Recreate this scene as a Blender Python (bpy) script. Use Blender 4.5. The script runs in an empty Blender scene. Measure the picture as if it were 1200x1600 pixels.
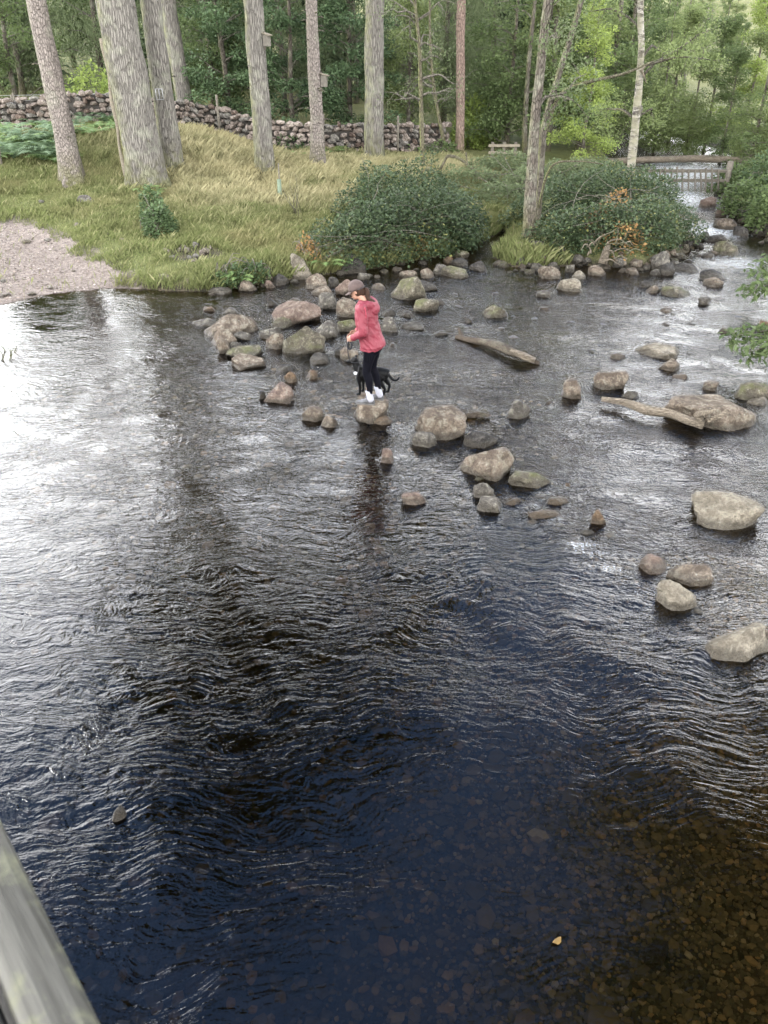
import bpy, math, random
import numpy as np
from mathutils import Vector, Matrix, noise

random.seed(7)
RNG = np.random.default_rng(7)
SC = bpy.context.scene
COL = SC.collection

# ------------------------------------------------------------------ camera
CAM_Z, PITCH, FPX = 4.9, math.radians(31.0), 1300.0
cam_d = bpy.data.cameras.new("camera")
cam = bpy.data.objects.new("camera", cam_d)
COL.objects.link(cam)
cam.location = (0, 0, CAM_Z)
cam.rotation_euler = (math.radians(90) - PITCH, 0, 0)
cam_d.sensor_fit = 'VERTICAL'
cam_d.sensor_height = 24.0
cam_d.lens = 24.0 * FPX / 1600.0
cam_d.clip_start, cam_d.clip_end = 0.05, 3000
cam_d.dof.use_dof = True
cam_d.dof.focus_distance = 12.0
cam_d.dof.aperture_fstop = 9.0
SC.camera = cam

# ------------------------------------------------------------------ light
SUN_EL, SUN_AZ = math.radians(42), math.radians(-60)     # azimuth from +Y towards +X
world = bpy.data.worlds.new("World")
SC.world = world
world.use_nodes = True
wt = world.node_tree
wt.nodes.clear()
w_out = wt.nodes.new('ShaderNodeOutputWorld')
w_bg = wt.nodes.new('ShaderNodeBackground')
w_sky = wt.nodes.new('ShaderNodeTexSky')
w_sky.sky_type = 'NISHITA'
w_sky.sun_disc = False
w_sky.sun_elevation = SUN_EL
w_sky.sun_rotation = SUN_AZ
w_sky.air_density, w_sky.dust_density, w_sky.ozone_density = 1.5, 0.25, 6.5
# broken cloud, as seen mirrored in the water
w_tc = wt.nodes.new('ShaderNodeTexCoord')
w_sep = wt.nodes.new('ShaderNodeSeparateXYZ')
w_addz = wt.nodes.new('ShaderNodeMath'); w_addz.operation = 'ADD'; w_addz.inputs[1].default_value = 0.22
w_abs = wt.nodes.new('ShaderNodeMath'); w_abs.operation = 'MAXIMUM'; w_abs.inputs[1].default_value = 0.02
w_div = wt.nodes.new('ShaderNodeVectorMath'); w_div.operation = 'DIVIDE'
w_cmb = wt.nodes.new('ShaderNodeCombineXYZ')
w_noise = wt.nodes.new('ShaderNodeTexNoise')
w_noise.inputs['Scale'].default_value = 0.85
w_noise.inputs['Detail'].default_value = 7
w_noise.inputs['Roughness'].default_value = 0.55
w_map = wt.nodes.new('ShaderNodeMapping')
w_map.inputs['Location'].default_value = (3.3, 1.2, 0)
w_ramp = wt.nodes.new('ShaderNodeValToRGB')
w_ramp.color_ramp.elements[0].position, w_ramp.color_ramp.elements[1].position = 0.43, 0.62
w_ramp.color_ramp.elements[0].color = (0.0, 0.0, 0.0, 1)
w_mix = wt.nodes.new('ShaderNodeMixRGB')
w_mix.inputs['Color2'].default_value = (24.0, 23.8, 23.4, 1)
L = wt.links.new
# clouds glow towards the veiled sun
w_dot = wt.nodes.new('ShaderNodeVectorMath'); w_dot.operation = 'DOT_PRODUCT'
w_dot.inputs[1].default_value = (math.sin(SUN_AZ) * math.cos(SUN_EL), math.cos(SUN_AZ) * math.cos(SUN_EL), math.sin(SUN_EL))
w_nrm = wt.nodes.new('ShaderNodeVectorMath'); w_nrm.operation = 'NORMALIZE'
L(w_tc.outputs['Generated'], w_nrm.inputs[0]); L(w_nrm.outputs[0], w_dot.inputs[0])
w_pos = wt.nodes.new('ShaderNodeMath'); w_pos.operation = 'MAXIMUM'; w_pos.inputs[1].default_value = 0.0
w_pow = wt.nodes.new('ShaderNodeMath'); w_pow.operation = 'POWER'; w_pow.inputs[1].default_value = 3.0
w_mad = wt.nodes.new('ShaderNodeMath'); w_mad.operation = 'MULTIPLY_ADD'; w_mad.inputs[1].default_value, w_mad.inputs[2].default_value = 13.0, 23.0
L(w_dot.outputs['Value'], w_pos.inputs[0]); L(w_pos.outputs[0], w_pow.inputs[0]); L(w_pow.outputs[0], w_mad.inputs[0])
w_cc = wt.nodes.new('ShaderNodeCombineXYZ')
for i in range(3): L(w_mad.outputs[0], w_cc.inputs[i])
L(w_cc.outputs[0], w_mix.inputs['Color2'])
L(w_tc.outputs['Generated'], w_sep.inputs[0])
L(w_sep.outputs['Z'], w_abs.inputs[0]); L(w_abs.outputs[0], w_addz.inputs[0])
for i in range(3): L(w_addz.outputs[0], w_cmb.inputs[i])
L(w_tc.outputs['Generated'], w_div.inputs[0]); L(w_cmb.outputs[0], w_div.inputs[1])
L(w_div.outputs[0], w_map.inputs['Vector']); L(w_map.outputs[0], w_noise.inputs['Vector'])
# cloud banks close up towards the horizon, as perspective makes them
w_bias = wt.nodes.new('ShaderNodeMapRange'); w_bias.inputs['From Min'].default_value, w_bias.inputs['From Max'].default_value = 0.42, 0.70
w_bias.inputs['To Min'].default_value, w_bias.inputs['To Max'].default_value = 0.22, -0.06
w_plus = wt.nodes.new('ShaderNodeMath'); w_plus.operation = 'ADD'
L(w_sep.outputs['Z'], w_bias.inputs['Value']); L(w_noise.outputs['Fac'], w_plus.inputs[0]); L(w_bias.outputs[0], w_plus.inputs[1])
L(w_plus.outputs[0], w_ramp.inputs[0]); L(w_ramp.outputs[0], w_mix.inputs['Fac'])
L(w_sky.outputs[0], w_mix.inputs['Color1']); L(w_mix.outputs[0], w_bg.inputs['Color'])
w_bg.inputs['Strength'].default_value = 0.15
L(w_bg.outputs[0], w_out.inputs[0])

sun_d = bpy.data.lights.new("sun", 'SUN')
sun_d.energy = 1.0
sun_d.angle = math.radians(10)
sun_d.color = (1.0, 0.95, 0.87)
sun = bpy.data.objects.new("sun", sun_d)
COL.objects.link(sun)
sdir = Vector((math.sin(SUN_AZ) * math.cos(SUN_EL), math.cos(SUN_AZ) * math.cos(SUN_EL), math.sin(SUN_EL)))
sun.rotation_euler = sdir.to_track_quat('Z', 'Y').to_euler()
sun.location = (-10, 5, 30)

SC.view_settings.view_transform = 'Standard'
SC.view_settings.look = 'None'
SC.view_settings.exposure = 1.65
SC.view_settings.gamma = 1.0
SC.view_settings.use_curve_mapping = False
SC.render.engine = 'CYCLES'
SC.cycles.use_denoising = True
SC.cycles.max_bounces = 5
SC.cycles.use_adaptive_sampling = True
SC.cycles.adaptive_threshold = 0.025
SC.cycles.diffuse_bounces = 2
SC.cycles.glossy_bounces = 2
SC.cycles.transmission_bounces = 4
SC.cycles.transparent_max_bounces = 6
SC.cycles.sample_clamp_indirect = 12.0
SC.cycles.caustics_reflective = False
SC.cycles.caustics_refractive = False

# ------------------------------------------------------------------ geometry of the place
CP, SP = math.cos(PITCH), math.sin(PITCH)
def ray(px, py):
    cx, cy = (px - 600) / FPX, (800 - py) / FPX
    return np.array([cx, CP + cy * SP, -SP + cy * CP])
def at(px, py, z=0.0):
    d = ray(px, py); t = (z - CAM_Z) / d[2]
    return np.array([d[0] * t, d[1] * t, z])
def at_y(px, py, Y):
    d = ray(px, py); t = Y / d[1]
    return np.array([d[0] * t, Y, CAM_Z + d[2] * t])
def depth(p):
    return p[1] * CP - (p[2] - CAM_Z) * SP
def metres(px, p):
    return px * depth(p) / FPX
def sstep(a, b, x):
    t = np.clip((x - a) / (b - a), 0, 1)
    return t * t * (3 - 2 * t)

SHORE_PX = [(0, 478), (60, 463), (110, 457), (190, 450), (260, 455), (330, 456), (380, 450), (430, 440), (530, 427), (600, 418),
            (700, 398), (755, 380), (785, 362), (800, 366), (768, 402), (800, 416), (840, 419), (900, 414), (960, 419), (1010, 421),
            (1060, 402), (1090, 386), (1075, 352), (1045, 325), (1005, 302), (965, 288), (950, 272), (965, 262)]
SHORE_PX2 = [(1165, 262), (1140, 280), (1128, 300), (1145, 325), (1172, 350), (1215, 380), (1250, 420), (1285, 480), (1310, 560)]
SHORE = [(-13.5, -14), (-12.5, -4), (-11.8, 6), (-11.0, 11), (-9.6, 14.2)] + [tuple(at(*p)[:2]) for p in SHORE_PX] + \
        [(9.0, 36.5), (7.5, 44), (6, 52), (12, 54), (13.5, 44), (14, 37)] + [tuple(at(*p)[:2]) for p in SHORE_PX2] + \
        [(7.2, 9.2), (7.0, 6.5), (6.6, 3.5), (6.4, 0), (7, -6), (8, -14)]
PATH = [tuple(at(*p, 0.15)[:2]) for p in [(-260, 520), (-100, 497), (0, 478), (100, 458), (196, 450), (165, 432), (130, 412), (88, 392), (40, 376), (0, 366), (-120, 352), (-300, 345)]]

def poly_sd(poly, X, Y):
    """signed distance: positive outside"""
    X = np.asarray(X, float); Y = np.asarray(Y, float)
    d = np.full(X.shape, 1e9); inside = np.zeros(X.shape, bool)
    n = len(poly)
    for i in range(n):
        x0, y0 = poly[i]; x1, y1 = poly[(i + 1) % n]
        ex, ey = x1 - x0, y1 - y0
        t = np.clip(((X - x0) * ex + (Y - y0) * ey) / (ex * ex + ey * ey + 1e-12), 0, 1)
        d = np.minimum(d, np.hypot(X - x0 - t * ex, Y - y0 - t * ey))
        c = ((y0 > Y) != (y1 > Y)) & (X < ex * (Y - y0) / (ey + (1e-12 if ey >= 0 else -1e-12)) + x0)
        inside ^= c
    return np.where(inside, -d, d)

WEIR = np.array([at(330, 500)[:2], at(400, 575)[:2], at(500, 655)[:2], at(590, 668)[:2], at(690, 700)[:2], at(770, 770)[:2], at(870, 830)[:2], at(1000, 900)[:2], at(1150, 1010)[:2], at(1300, 1060)[:2]])
WEIR = WEIR[np.argsort(WEIR[:, 0])]
def pool_mask(X, Y):
    wy = np.interp(X, WEIR[:, 0], WEIR[:, 1], left=30)
    return sstep(0.35, -0.7, Y - wy) if True else 0

class VNoise:
    """cheap vectorised value noise"""
    def __init__(s, seed): s.t = np.random.default_rng(seed).random((256, 256))
    def __call__(s, x, y):
        xi = np.floor(x).astype(int); yi = np.floor(y).astype(int)
        fx = x - xi; fy = y - yi
        fx = fx * fx * (3 - 2 * fx); fy = fy * fy * (3 - 2 * fy)
        g = lambda a, b: s.t[a % 256, b % 256]
        return (g(xi, yi) * (1 - fx) + g(xi + 1, yi) * fx) * (1 - fy) + (g(xi, yi + 1) * (1 - fx) + g(xi + 1, yi + 1) * fx) * fy
VN = VNoise(3)
def fbm(x, y, o=4):
    r = 0; a = 0.5
    for i in range(o):
        r = r + a * VN(x * 2 ** i + 17 * i, y * 2 ** i + 5 * i); a *= 0.5
    return r

BUMPS = []   # (x, y, radius, amp)
def terrain(X, Y):
    X = np.asarray(X, float); Y = np.asarray(Y, float)
    s = poly_sd(SHORE, X, Y)
    p = poly_sd(PATH, X, Y)
    pool = pool_mask(X, Y)
    bed = -(0.05 + (0.13 + 0.24 * pool) * sstep(0, 1.4, -s)) - 0.38 * pool * np.exp(-((X + 1.6) / 2.6) ** 2 - ((Y - 4.6) / 3.2) ** 2) - 0.06 * (fbm(X * 1.3, Y * 1.3) - 0.5)
    beach = sstep(0.9, -0.4, p)
    land = (0.30 * sstep(-0.05, 0.5, s)) * (1 - beach) + 0.03 * s * beach + 0.055 * np.clip(s - 0.6, 0, 14) \
        + 0.16 * (fbm(X * 0.55, Y * 0.55) - 0.47) * sstep(0.2, 2, s) + 0.05 * (fbm(X * 2.1 + 9, Y * 2.1) - 0.47) * sstep(0.2, 1, s)
    land = land + 0.55 * sstep(-3, -9, X) * sstep(21, 28, Y)
    for bx, by, br, ba in BUMPS:
        land = land + ba * np.exp(-((X - bx) ** 2 + (Y - by) ** 2) / (br * br))
    land = land + 0.05 * np.clip(Y - 38, 0, None) + 0.13 * np.clip(Y - 85, 0, None) + 0.08 * np.clip(np.abs(X - 3) - 28, 0, 60)
    return np.where(s < 0, bed, np.maximum(land, 0.012))
BUMPS.append((*at(300, 200, 1.9)[:2], 2.2, 0.55))
BUMPS.append((*at(75, 225, 1.5)[:2], 1.8, 0.35))
BUMPS.append((*at(150, 200, 1.6)[:2], 2.0, 0.25))
def grow(a, b, step, lo, hi, k=1.22):
    xs = list(np.arange(a, b + 1e-6, step)); s = step
    while xs[-1] < hi: s *= k; xs.append(xs[-1] + s)
    s = step
    while xs[0] > lo: s *= k; xs.insert(0, xs[0] - s)
    return np.array(xs)
GX = grow(-15, 13, 0.16, -260, 300); GY = grow(1.0, 33, 0.16, -40, 520)
_gx, _gy = np.meshgrid(GX, GY)
GZ = terrain(_gx, _gy)
def tz(x, y):
    """height of the ground sheet"""
    i = min(max(int(np.searchsorted(GX, x)) - 1, 0), len(GX) - 2); j = min(max(int(np.searchsorted(GY, y)) - 1, 0), len(GY) - 2)
    u = (x - GX[i]) / (GX[i + 1] - GX[i]); v = (y - GY[j]) / (GY[j + 1] - GY[j])
    return float((GZ[j, i] * (1 - u) + GZ[j, i + 1] * u) * (1 - v) + (GZ[j + 1, i] * (1 - u) + GZ[j + 1, i + 1] * u) * v)
def at_ground(px, py):
    z = 0.4
    for _ in range(40):
        p = at(px, py, z); z = 0.6 * z + 0.4 * tz(p[0], p[1])
    p = at(px, py, z)
    return np.array([p[0], p[1], tz(p[0], p[1])])

# ------------------------------------------------------------------ object helpers
def new_mesh(name, V, F, mat=None, smooth=True, rnd=None, attrs=None):
    """F: (n,3) / (n,4) array or a list of tuples"""
    me = bpy.data.meshes.new(name)
    V = np.asarray(V, np.float32)
    if isinstance(F, np.ndarray):
        n, k = F.shape
        me.vertices.add(len(V)); me.vertices.foreach_set('co', V.ravel())
        me.loops.add(n * k); me.loops.foreach_set('vertex_index', F.astype(np.int32).ravel())
        me.polygons.add(n); me.polygons.foreach_set('loop_start', np.arange(0, n * k, k, dtype=np.int32))
        me.update(calc_edges=True)
    else:
        me.from_pydata(V.tolist(), [], F); me.update()
    me.polygons.foreach_set('use_smooth', np.full(len(me.polygons), smooth, bool))
    if rnd is not None:
        a = me.attributes.new('rnd', 'FLOAT', 'FACE'); a.data.foreach_set('value', np.asarray(rnd, np.float32))
    for k, v in (attrs or {}).items():
        a = me.attributes.new(k, 'FLOAT', 'POINT'); a.data.foreach_set('value', np.asarray(v, np.float32))
    if mat: me.materials.append(mat)
    return me
def link(name, me, parent=None, loc=None, rot=None, scale=None):
    o = bpy.data.objects.new(name, me); COL.objects.link(o)
    if parent: o.parent = parent
    if loc is not None: o.location = [float(c) for c in loc]
    if rot is not None: o.rotation_euler = rot
    if scale is not None: o.scale = scale if hasattr(scale, '__len__') else (scale,) * 3
    return o
def tag(o, label=None, cat=None, group=None, kind=None):
    if label: o['label'] = label
    if cat: o['category'] = cat
    if group: o['group'] = group
    if kind: o['kind'] = kind
    return o
def empty(name, loc=(0, 0, 0), rz=0, scale=1):
    o = bpy.data.objects.new(name, None); COL.objects.link(o)
    o.location = [float(c) for c in loc]; o.rotation_euler = (0, 0, rz); o.scale = (scale,) * 3
    o.empty_display_size = 0.1
    return o
def copy_tree(o, parent=None):
    c = o.copy(); COL.objects.link(c); c.parent = parent
    for ch in list(o.children):
        copy_tree(ch, c)
    return c

class G:
    """collects geometry"""
    def __init__(s): s.V = []; s.F = []; s.n = 0; s.R = []
    def add(s, V, F, r=None):
        V = np.asarray(V, float); s.V.append(V)
        for f in F: s.F.append(tuple(int(i) + s.n for i in f))
        s.R += [random.random() if r is None else r] * len(F)
        s.n += len(V); return s
    def tube(s, pts, rad, seg=8, cap=True, rough=0.0, seed=0, flat=None):
        pts = np.asarray(pts, float); n = len(pts)
        rad = np.broadcast_to(np.asarray(rad, float), (n,)) if np.ndim(rad) < 2 else np.asarray(rad)
        T = np.gradient(pts, axis=0); T /= np.linalg.norm(T, axis=1)[:, None] + 1e-9
        up = np.array([0, 0, 1.0]) if abs(T[0][2]) < 0.9 else np.array([1.0, 0, 0])
        V = []; u = np.cross(T[0], up); u /= np.linalg.norm(u)
        for i in range(n):
            u = u - T[i] * (u @ T[i]); u /= np.linalg.norm(u) + 1e-9
            v = np.cross(T[i], u)
            for k in range(seg):
                a = 2 * math.pi * k / seg
                if rad.ndim == 2: ru, rv = rad[i]
                else: ru = rv = rad[i]
                q = 1.0
                if rough:
                    q += rough * noise.noise(Vector((math.cos(a) * 1.7 + seed, math.sin(a) * 1.7, float(np.linalg.norm(pts[i] - pts[0])) * 1.5))) 
                V.append(pts[i] + u * math.cos(a) * ru * q + v * math.sin(a) * rv * q)
        F = []
        for i in range(n - 1):
            for k in range(seg):
                a, b = i * seg + k, i * seg + (k + 1) % seg
                F.append((a, b, b + seg, a + seg))
        if cap:
            F.append(tuple(range(seg))[::-1]); F.append(tuple((n - 1) * seg + k for k in range(seg)))
        return s.add(V, F)
    def box(s, c, h, R=None):
        c = np.asarray(c, float); h = np.asarray(h, float)
        V = np.array([[x, y, z] for x in (-1, 1) for y in (-1, 1) for z in (-1, 1)]) * h
        if R is not None: V = V @ np.asarray(R).T
        return s.add(V + c, [(0, 1, 3, 2), (4, 6, 7, 5), (0, 4, 5, 1), (2, 3, 7, 6), (0, 2, 6, 4), (1, 5, 7, 3)])
    def ell(s, c, r, R=None, nu=16, nv=10):
        V = [[0, 0, -1]]
        for j in range(1, nv):
            t = -math.pi / 2 + math.pi * j / nv
            for i in range(nu):
                a = 2 * math.pi * i / nu
                V.append([math.cos(t) * math.cos(a), math.cos(t) * math.sin(a), math.sin(t)])
        V.append([0, 0, 1]); V = np.array(V) * np.asarray(r)
        if R is not None: V = V @ np.asarray(R).T
        F = []
        for i in range(nu): F.append((0, 1 + (i + 1) % nu, 1 + i))
        for j in range(nv - 2):
            for i in range(nu):
                a, b = 1 + j * nu + i, 1 + j * nu + (i + 1) % nu
                F.append((a, b, b + nu, a + nu))
        m = len(V) - 1; o = 1 + (nv - 2) * nu
        for i in range(nu): F.append((o + i, o + (i + 1) % nu, m))
        return s.add(V + np.asarray(c), F)
    def mesh(s, name, mat, smooth=True):
        return new_mesh(name, np.concatenate(s.V), s.F, mat, smooth, rnd=s.R)
    def build(s, name, mat, parent=None, smooth=True, **k):
        return link(name, s.mesh(name, mat, smooth), parent, **k)
    def organic(s, name, mat, parent=None, voxel=0.01, smooth=4, **k):
        """one continuous skin round the collected volumes"""
        me = s.mesh(name + '_tmp', mat)
        o = bpy.data.objects.new('tmp', me); COL.objects.link(o)
        m = o.modifiers.new('r', 'REMESH'); m.mode = 'VOXEL'; m.voxel_size = voxel; m.use_smooth_shade = True
        m = o.modifiers.new('s', 'SMOOTH'); m.factor = 0.5; m.iterations = smooth
        dg = bpy.context.evaluated_depsgraph_get()
        r = bpy.data.meshes.new_from_object(o.evaluated_get(dg)); r.name = name
        bpy.data.objects.remove(o); bpy.data.meshes.remove(me)
        if not r.materials: r.materials.append(mat)
        r.polygons.foreach_set('use_smooth', np.full(len(r.polygons), True, bool))
        return link(name, r, parent, **k)

def curve(pts, n=24):
    """Catmull-Rom through pts"""
    P = np.asarray(pts, float); P = np.vstack([2 * P[0] - P[1], P, 2 * P[-1] - P[-2]])
    out = []; m = len(P) - 3
    for t in np.linspace(0, m - 1e-6, n):
        i = int(t); f = t - i; a, b, c, d = P[i:i + 4]
        out.append(0.5 * (2 * b + (c - a) * f + (2 * a - 5 * b + 4 * c - d) * f * f + (3 * b - a - 3 * c + d) * f ** 3))
    return np.array(out)

# ------------------------------------------------------------------ material helpers
class NT:
    def __init__(s, name):
        s.m = bpy.data.materials.new(name); s.m.use_nodes = True
        s.t = s.m.node_tree; s.t.nodes.clear()
        s.out = s.t.nodes.new('ShaderNodeOutputMaterial')
    def n(s, typ, props=None, out=None, **inp):
        nd = s.t.nodes.new('ShaderNode' + typ)
        for k, v in (props or {}).items(): setattr(nd, k, v)
        for k, v in inp.items():
            sk = nd.inputs[int(k[1:])] if k[0] == 'i' and k[1:].isdigit() else nd.inputs[k.replace('_', ' ')]
            if isinstance(v, bpy.types.NodeSocket): s.t.links.new(v, sk)
            else:
                if hasattr(v, '__len__') and len(v) == 3 and sk.type == 'RGBA': v = (*v, 1)
                sk.default_value = v
        return nd.outputs[out] if out is not None else nd.outputs[0]
    def math(s, op, a, b=0.0, c=None):
        kw = dict(i0=a, i1=b)
        if c is not None: kw['i2'] = c
        return s.n('Math', {'operation': op}, **kw)
    def ramp(s, fac, *stops):
        nd = s.t.nodes.new('ShaderNodeValToRGB'); e = nd.color_ramp.elements
        while len(e) < len(stops): e.new(0.5)
        for el, (p, c) in zip(e, stops):
            el.position = p; el.color = (c, c, c, 1) if not hasattr(c, '__len__') else (*c[:3], 1)
        s.t.links.new(fac, nd.inputs[0]); return nd.outputs[0]
    def mix(s, f, a, b, blend='MIX'): return s.n('MixRGB', {'blend_type': blend}, Fac=f, Color1=a, Color2=b)
    def noise(s, vec, scale, detail=4, rough=0.55, dist=0.0, out='Fac'):
        return s.n('TexNoise', out=out, Vector=vec, Scale=scale, Detail=detail, Roughness=rough, Distortion=dist)
    def pos(s): return s.n('NewGeometry', out='Position')
    def obj(s): return s.n('TexCoord', out='Object')
    def scale(s, vec, sc, loc=(0, 0, 0), rot=(0, 0, 0)): return s.n('Mapping', Vector=vec, Scale=sc, Location=loc, Rotation=rot)
    def attr(s, name): return s.n('Attribute', {'attribute_name': name}, out='Fac')
    def bump(s, h, dist=0.01, strength=1.0): return s.n('Bump', Height=h, Distance=dist, Strength=strength)
    def surf(s, sh): s.t.links.new(sh, s.out.inputs['Surface']); return s.m
    def pbr(s, col, rough=0.8, normal=None, spec=0.3, **k):
        kw = dict(Base_Color=col, Roughness=rough); kw['Specular_IOR_Level'] = spec
        if normal is not None: kw['Normal'] = normal
        kw.update(k); return s.n('BsdfPrincipled', **kw)
MAT = {}
# ------------------------------------------------------------------ materials
def plain(name, col, rough=0.7, var=0.25, scale=8, bump=0.0, spec=0.3):
    t = NT(name); p = t.obj(); n = t.noise(p, scale, 5)
    c = t.mix(t.ramp(n, (0.3, 0.0), (0.7, 1.0)), tuple(x * (1 - var) for x in col), tuple(min(1, x * (1 + var)) for x in col))
    MAT[name] = t.surf(t.pbr(c, rough, t.bump(n, bump) if bump else None, spec)); return MAT[name]

def rock_mat(name, a, b, lichen=(0.27, 0.255, 0.20), lich=0.5, moss=0.0):
    t = NT(name); p = t.obj(); g = t.pos()
    rnd = t.n('ObjectInfo', out='Random')
    n1 = t.noise(p, 3.5, 7, 0.6); n2 = t.noise(p, 45, 3, 0.7); n3 = t.noise(g, 11, 6, 0.62)
    c = t.mix(t.ramp(n1, (0.36, 0.0), (0.62, 1.0)), tuple(x * 0.7 for x in a), tuple(x * 1.12 for x in b))
    c = t.mix(t.ramp(n2, (0.35, 0.7), (0.62, 0.0)), c, tuple(x * 0.35 for x in a))
    c = t.mix(t.ramp(n3, (0.30, 0.6), (0.52, 0.0)), c, tuple(x * 0.45 for x in a))
    lf = t.ramp(t.math('ADD', n3, t.math('MULTIPLY', rnd, 0.06)), (0.55, 0.0), (0.67, lich))
    c = t.mix(lf, c, lichen)
    n4 = t.noise(g, 7.5, 5, 0.7, 0.5)
    c = t.mix(t.ramp(n4, (0.40, 0.75), (0.50, 0.0)), c, tuple(x * 0.40 for x in a))
    sp = t.n('TexVoronoi', Vector=g, Scale=19.0, out='Distance')
    nz = t.n('SeparateXYZ', out='Z', Vector=t.n('NewGeometry', out='Normal'))
    spm = t.math('MULTIPLY', t.math('MULTIPLY', t.ramp(sp, (0.12, 1.0), (0.24, 0.0)), t.ramp(n1, (0.47, 0.0), (0.55, lich))), t.ramp(nz, (0.2, 0.0), (0.6, 1.0)))
    c = t.mix(spm, c, (0.42, 0.42, 0.36))
    if moss:
        mf = t.math('MULTIPLY', t.ramp(nz, (0.0, 0.0), (0.7, 1.0)), t.ramp(t.noise(g, 5, 5), (0.42, 0.0), (0.62, moss)))
        c = t.mix(mf, c, (0.075, 0.08, 0.028))
    c = t.mix(t.math('MULTIPLY', rnd, 0.35), c, tuple(x * 0.62 for x in a))
    # wet, algae-dark band just above the water
    zz = t.n('SeparateXYZ', out='Z', Vector=g)
    wet = t.ramp(t.math('ADD', zz, t.math('MULTIPLY', t.math('SUBTRACT', t.noise(g, 6, 4), 0.5), 0.11)), (0.045, 1.0), (0.105, 0.0))
    c = t.mix(t.math('MULTIPLY', wet, 0.74), c, (0.030, 0.025, 0.018))
    r = t.math('SUBTRACT', 0.85, t.math('MULTIPLY', wet, 0.5))
    h = t.math('ADD', t.math('ADD', t.math('MULTIPLY', n4, 0.9), t.math('MULTIPLY', n1, 1.6)), t.math('ADD', t.math('MULTIPLY', n3, 0.6), t.math('MULTIPLY', n2, 0.25)))
    MAT[name] = t.surf(t.pbr(c, r, t.bump(h, 0.085), 0.15)); return MAT[name]
rock_mat('rock_tan', (0.115, 0.088, 0.066), (0.205, 0.168, 0.130))
rock_mat('rock_grey', (0.080, 0.071, 0.060), (0.150, 0.136, 0.116))
rock_mat('rock_pink', (0.130, 0.091, 0.072), (0.220, 0.165, 0.132), lich=0.3)
rock_mat('rock_dark', (0.035, 0.032, 0.029), (0.085, 0.077, 0.068), lich=0.12)
rock_mat('rock_moss', (0.085, 0.074, 0.054), (0.150, 0.130, 0.098), moss=0.75)
rock_mat('rock_pale', (0.165, 0.142, 0.108), (0.260, 0.228, 0.180), lich=0.4)
rock_mat('wall_stone', (0.24, 0.19, 0.16), (0.42, 0.36, 0.315), lich=0.4)
rock_mat('wall_stone_grey', (0.17, 0.155, 0.14), (0.33, 0.305, 0.275), lich=0.4, moss=0.3)
rock_mat('rock_brown', (0.10, 0.065, 0.038), (0.18, 0.125, 0.08), lich=0.1)

def bark(name, a, b, lich=(0.26, 0.265, 0.20), lf=0.35, moss=0.3, vs=(15, 15, 2.0), bd=0.03, foot=0.8):
    t = NT(name); p = t.obj(); g = t.pos()
    v = t.scale(p, vs)
    n1 = t.noise(v, 2.2, 7, 0.62, 0.6); vor = t.n('TexVoronoi', {'feature': 'DISTANCE_TO_EDGE'}, Vector=t.n('VectorMath', {'operation': 'ADD'}, i0=v, i1=t.scale(t.noise(v, 1.5, 3, out='Color'), (0.5, 0.5, 0.5))), Scale=1.4, out='Distance')
    crack = t.ramp(vor, (0.0, 0.0), (0.16, 1.0))
    n2 = t.noise(p, 2.4, 6, 0.6)
    c = t.mix(t.ramp(n1, (0.3, 0.0), (0.72, 1.0)), a, b)
    c = t.mix(t.math('SUBTRACT', 0.42, t.math('MULTIPLY', crack, 0.42)), c, tuple(x * 0.3 for x in a))
    c = t.mix(t.ramp(n2, (0.5, 0.0), (0.66, lf)), c, lich)
    nx = t.n('SeparateXYZ', out='X', Vector=t.n('NewGeometry', out='Normal'))
    ml = t.math('MULTIPLY', t.ramp(t.math('MULTIPLY', nx, -1.0), (0.25, 0.0), (0.9, 1.0)), t.ramp(t.noise(p, 4, 6, 0.7), (0.38, 0.0), (0.6, moss)))
    c = t.mix(ml, c, (0.20, 0.21, 0.085))
    zz = t.n('SeparateXYZ', out='Z', Vector=p)
    fm = t.math('MULTIPLY', t.ramp(zz, (0.0, 1.0), (0.9, 0.0)), t.ramp(t.noise(p, 5, 5), (0.36, 0.0), (0.55, foot)))
    c = t.mix(fm, c, (0.085, 0.085, 0.028))
    h = t.math('ADD', crack, n1)
    MAT[name] = t.surf(t.pbr(c, 0.92, t.bump(h, bd), 0.15)); return MAT[name]
bark('bark_fir', (0.105, 0.096, 0.085), (0.195, 0.180, 0.160), lich=(0.27, 0.275, 0.21), lf=0.45, moss=0.6, bd=0.035)
bark('bark_spruce', (0.140, 0.118, 0.105), (0.235, 0.205, 0.185), lf=0.3, moss=0.15, vs=(14, 14, 6))
bark('bark_pine', (0.14, 0.098, 0.08), (0.22, 0.16, 0.135), lf=0.15, moss=0.1, vs=(14, 14, 5))
bark('bark_dark', (0.055, 0.047, 0.037), (0.125, 0.11, 0.09), lf=0.4, moss=0.6, vs=(16, 16, 4))
bark('bark_alder', (0.060, 0.050, 0.042), (0.145, 0.125, 0.105), lf=0.55, moss=0.25, vs=(14, 14, 4))
bark('bark_mossy', (0.07, 0.062, 0.042), (0.15, 0.135, 0.095), lich=(0.17, 0.17, 0.09), lf=0.6, moss=0.8, vs=(16, 16, 5))
bark('twig', (0.10, 0.088, 0.07), (0.22, 0.20, 0.17), lf=0.3, moss=0.2, vs=(20, 20, 10), foot=0.0)
bark('driftwood', (0.115, 0.092, 0.068), (0.235, 0.20, 0.155), lf=0.15, moss=0.0, vs=(4, 30, 30), bd=0.02, foot=0.0)
bark('driftwood_dark', (0.045, 0.036, 0.027), (0.13, 0.105, 0.08), lf=0.3, moss=0.0, vs=(4, 30, 30), bd=0.02, foot=0.0)
t = NT('bark_birch'); p = t.obj()
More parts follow.
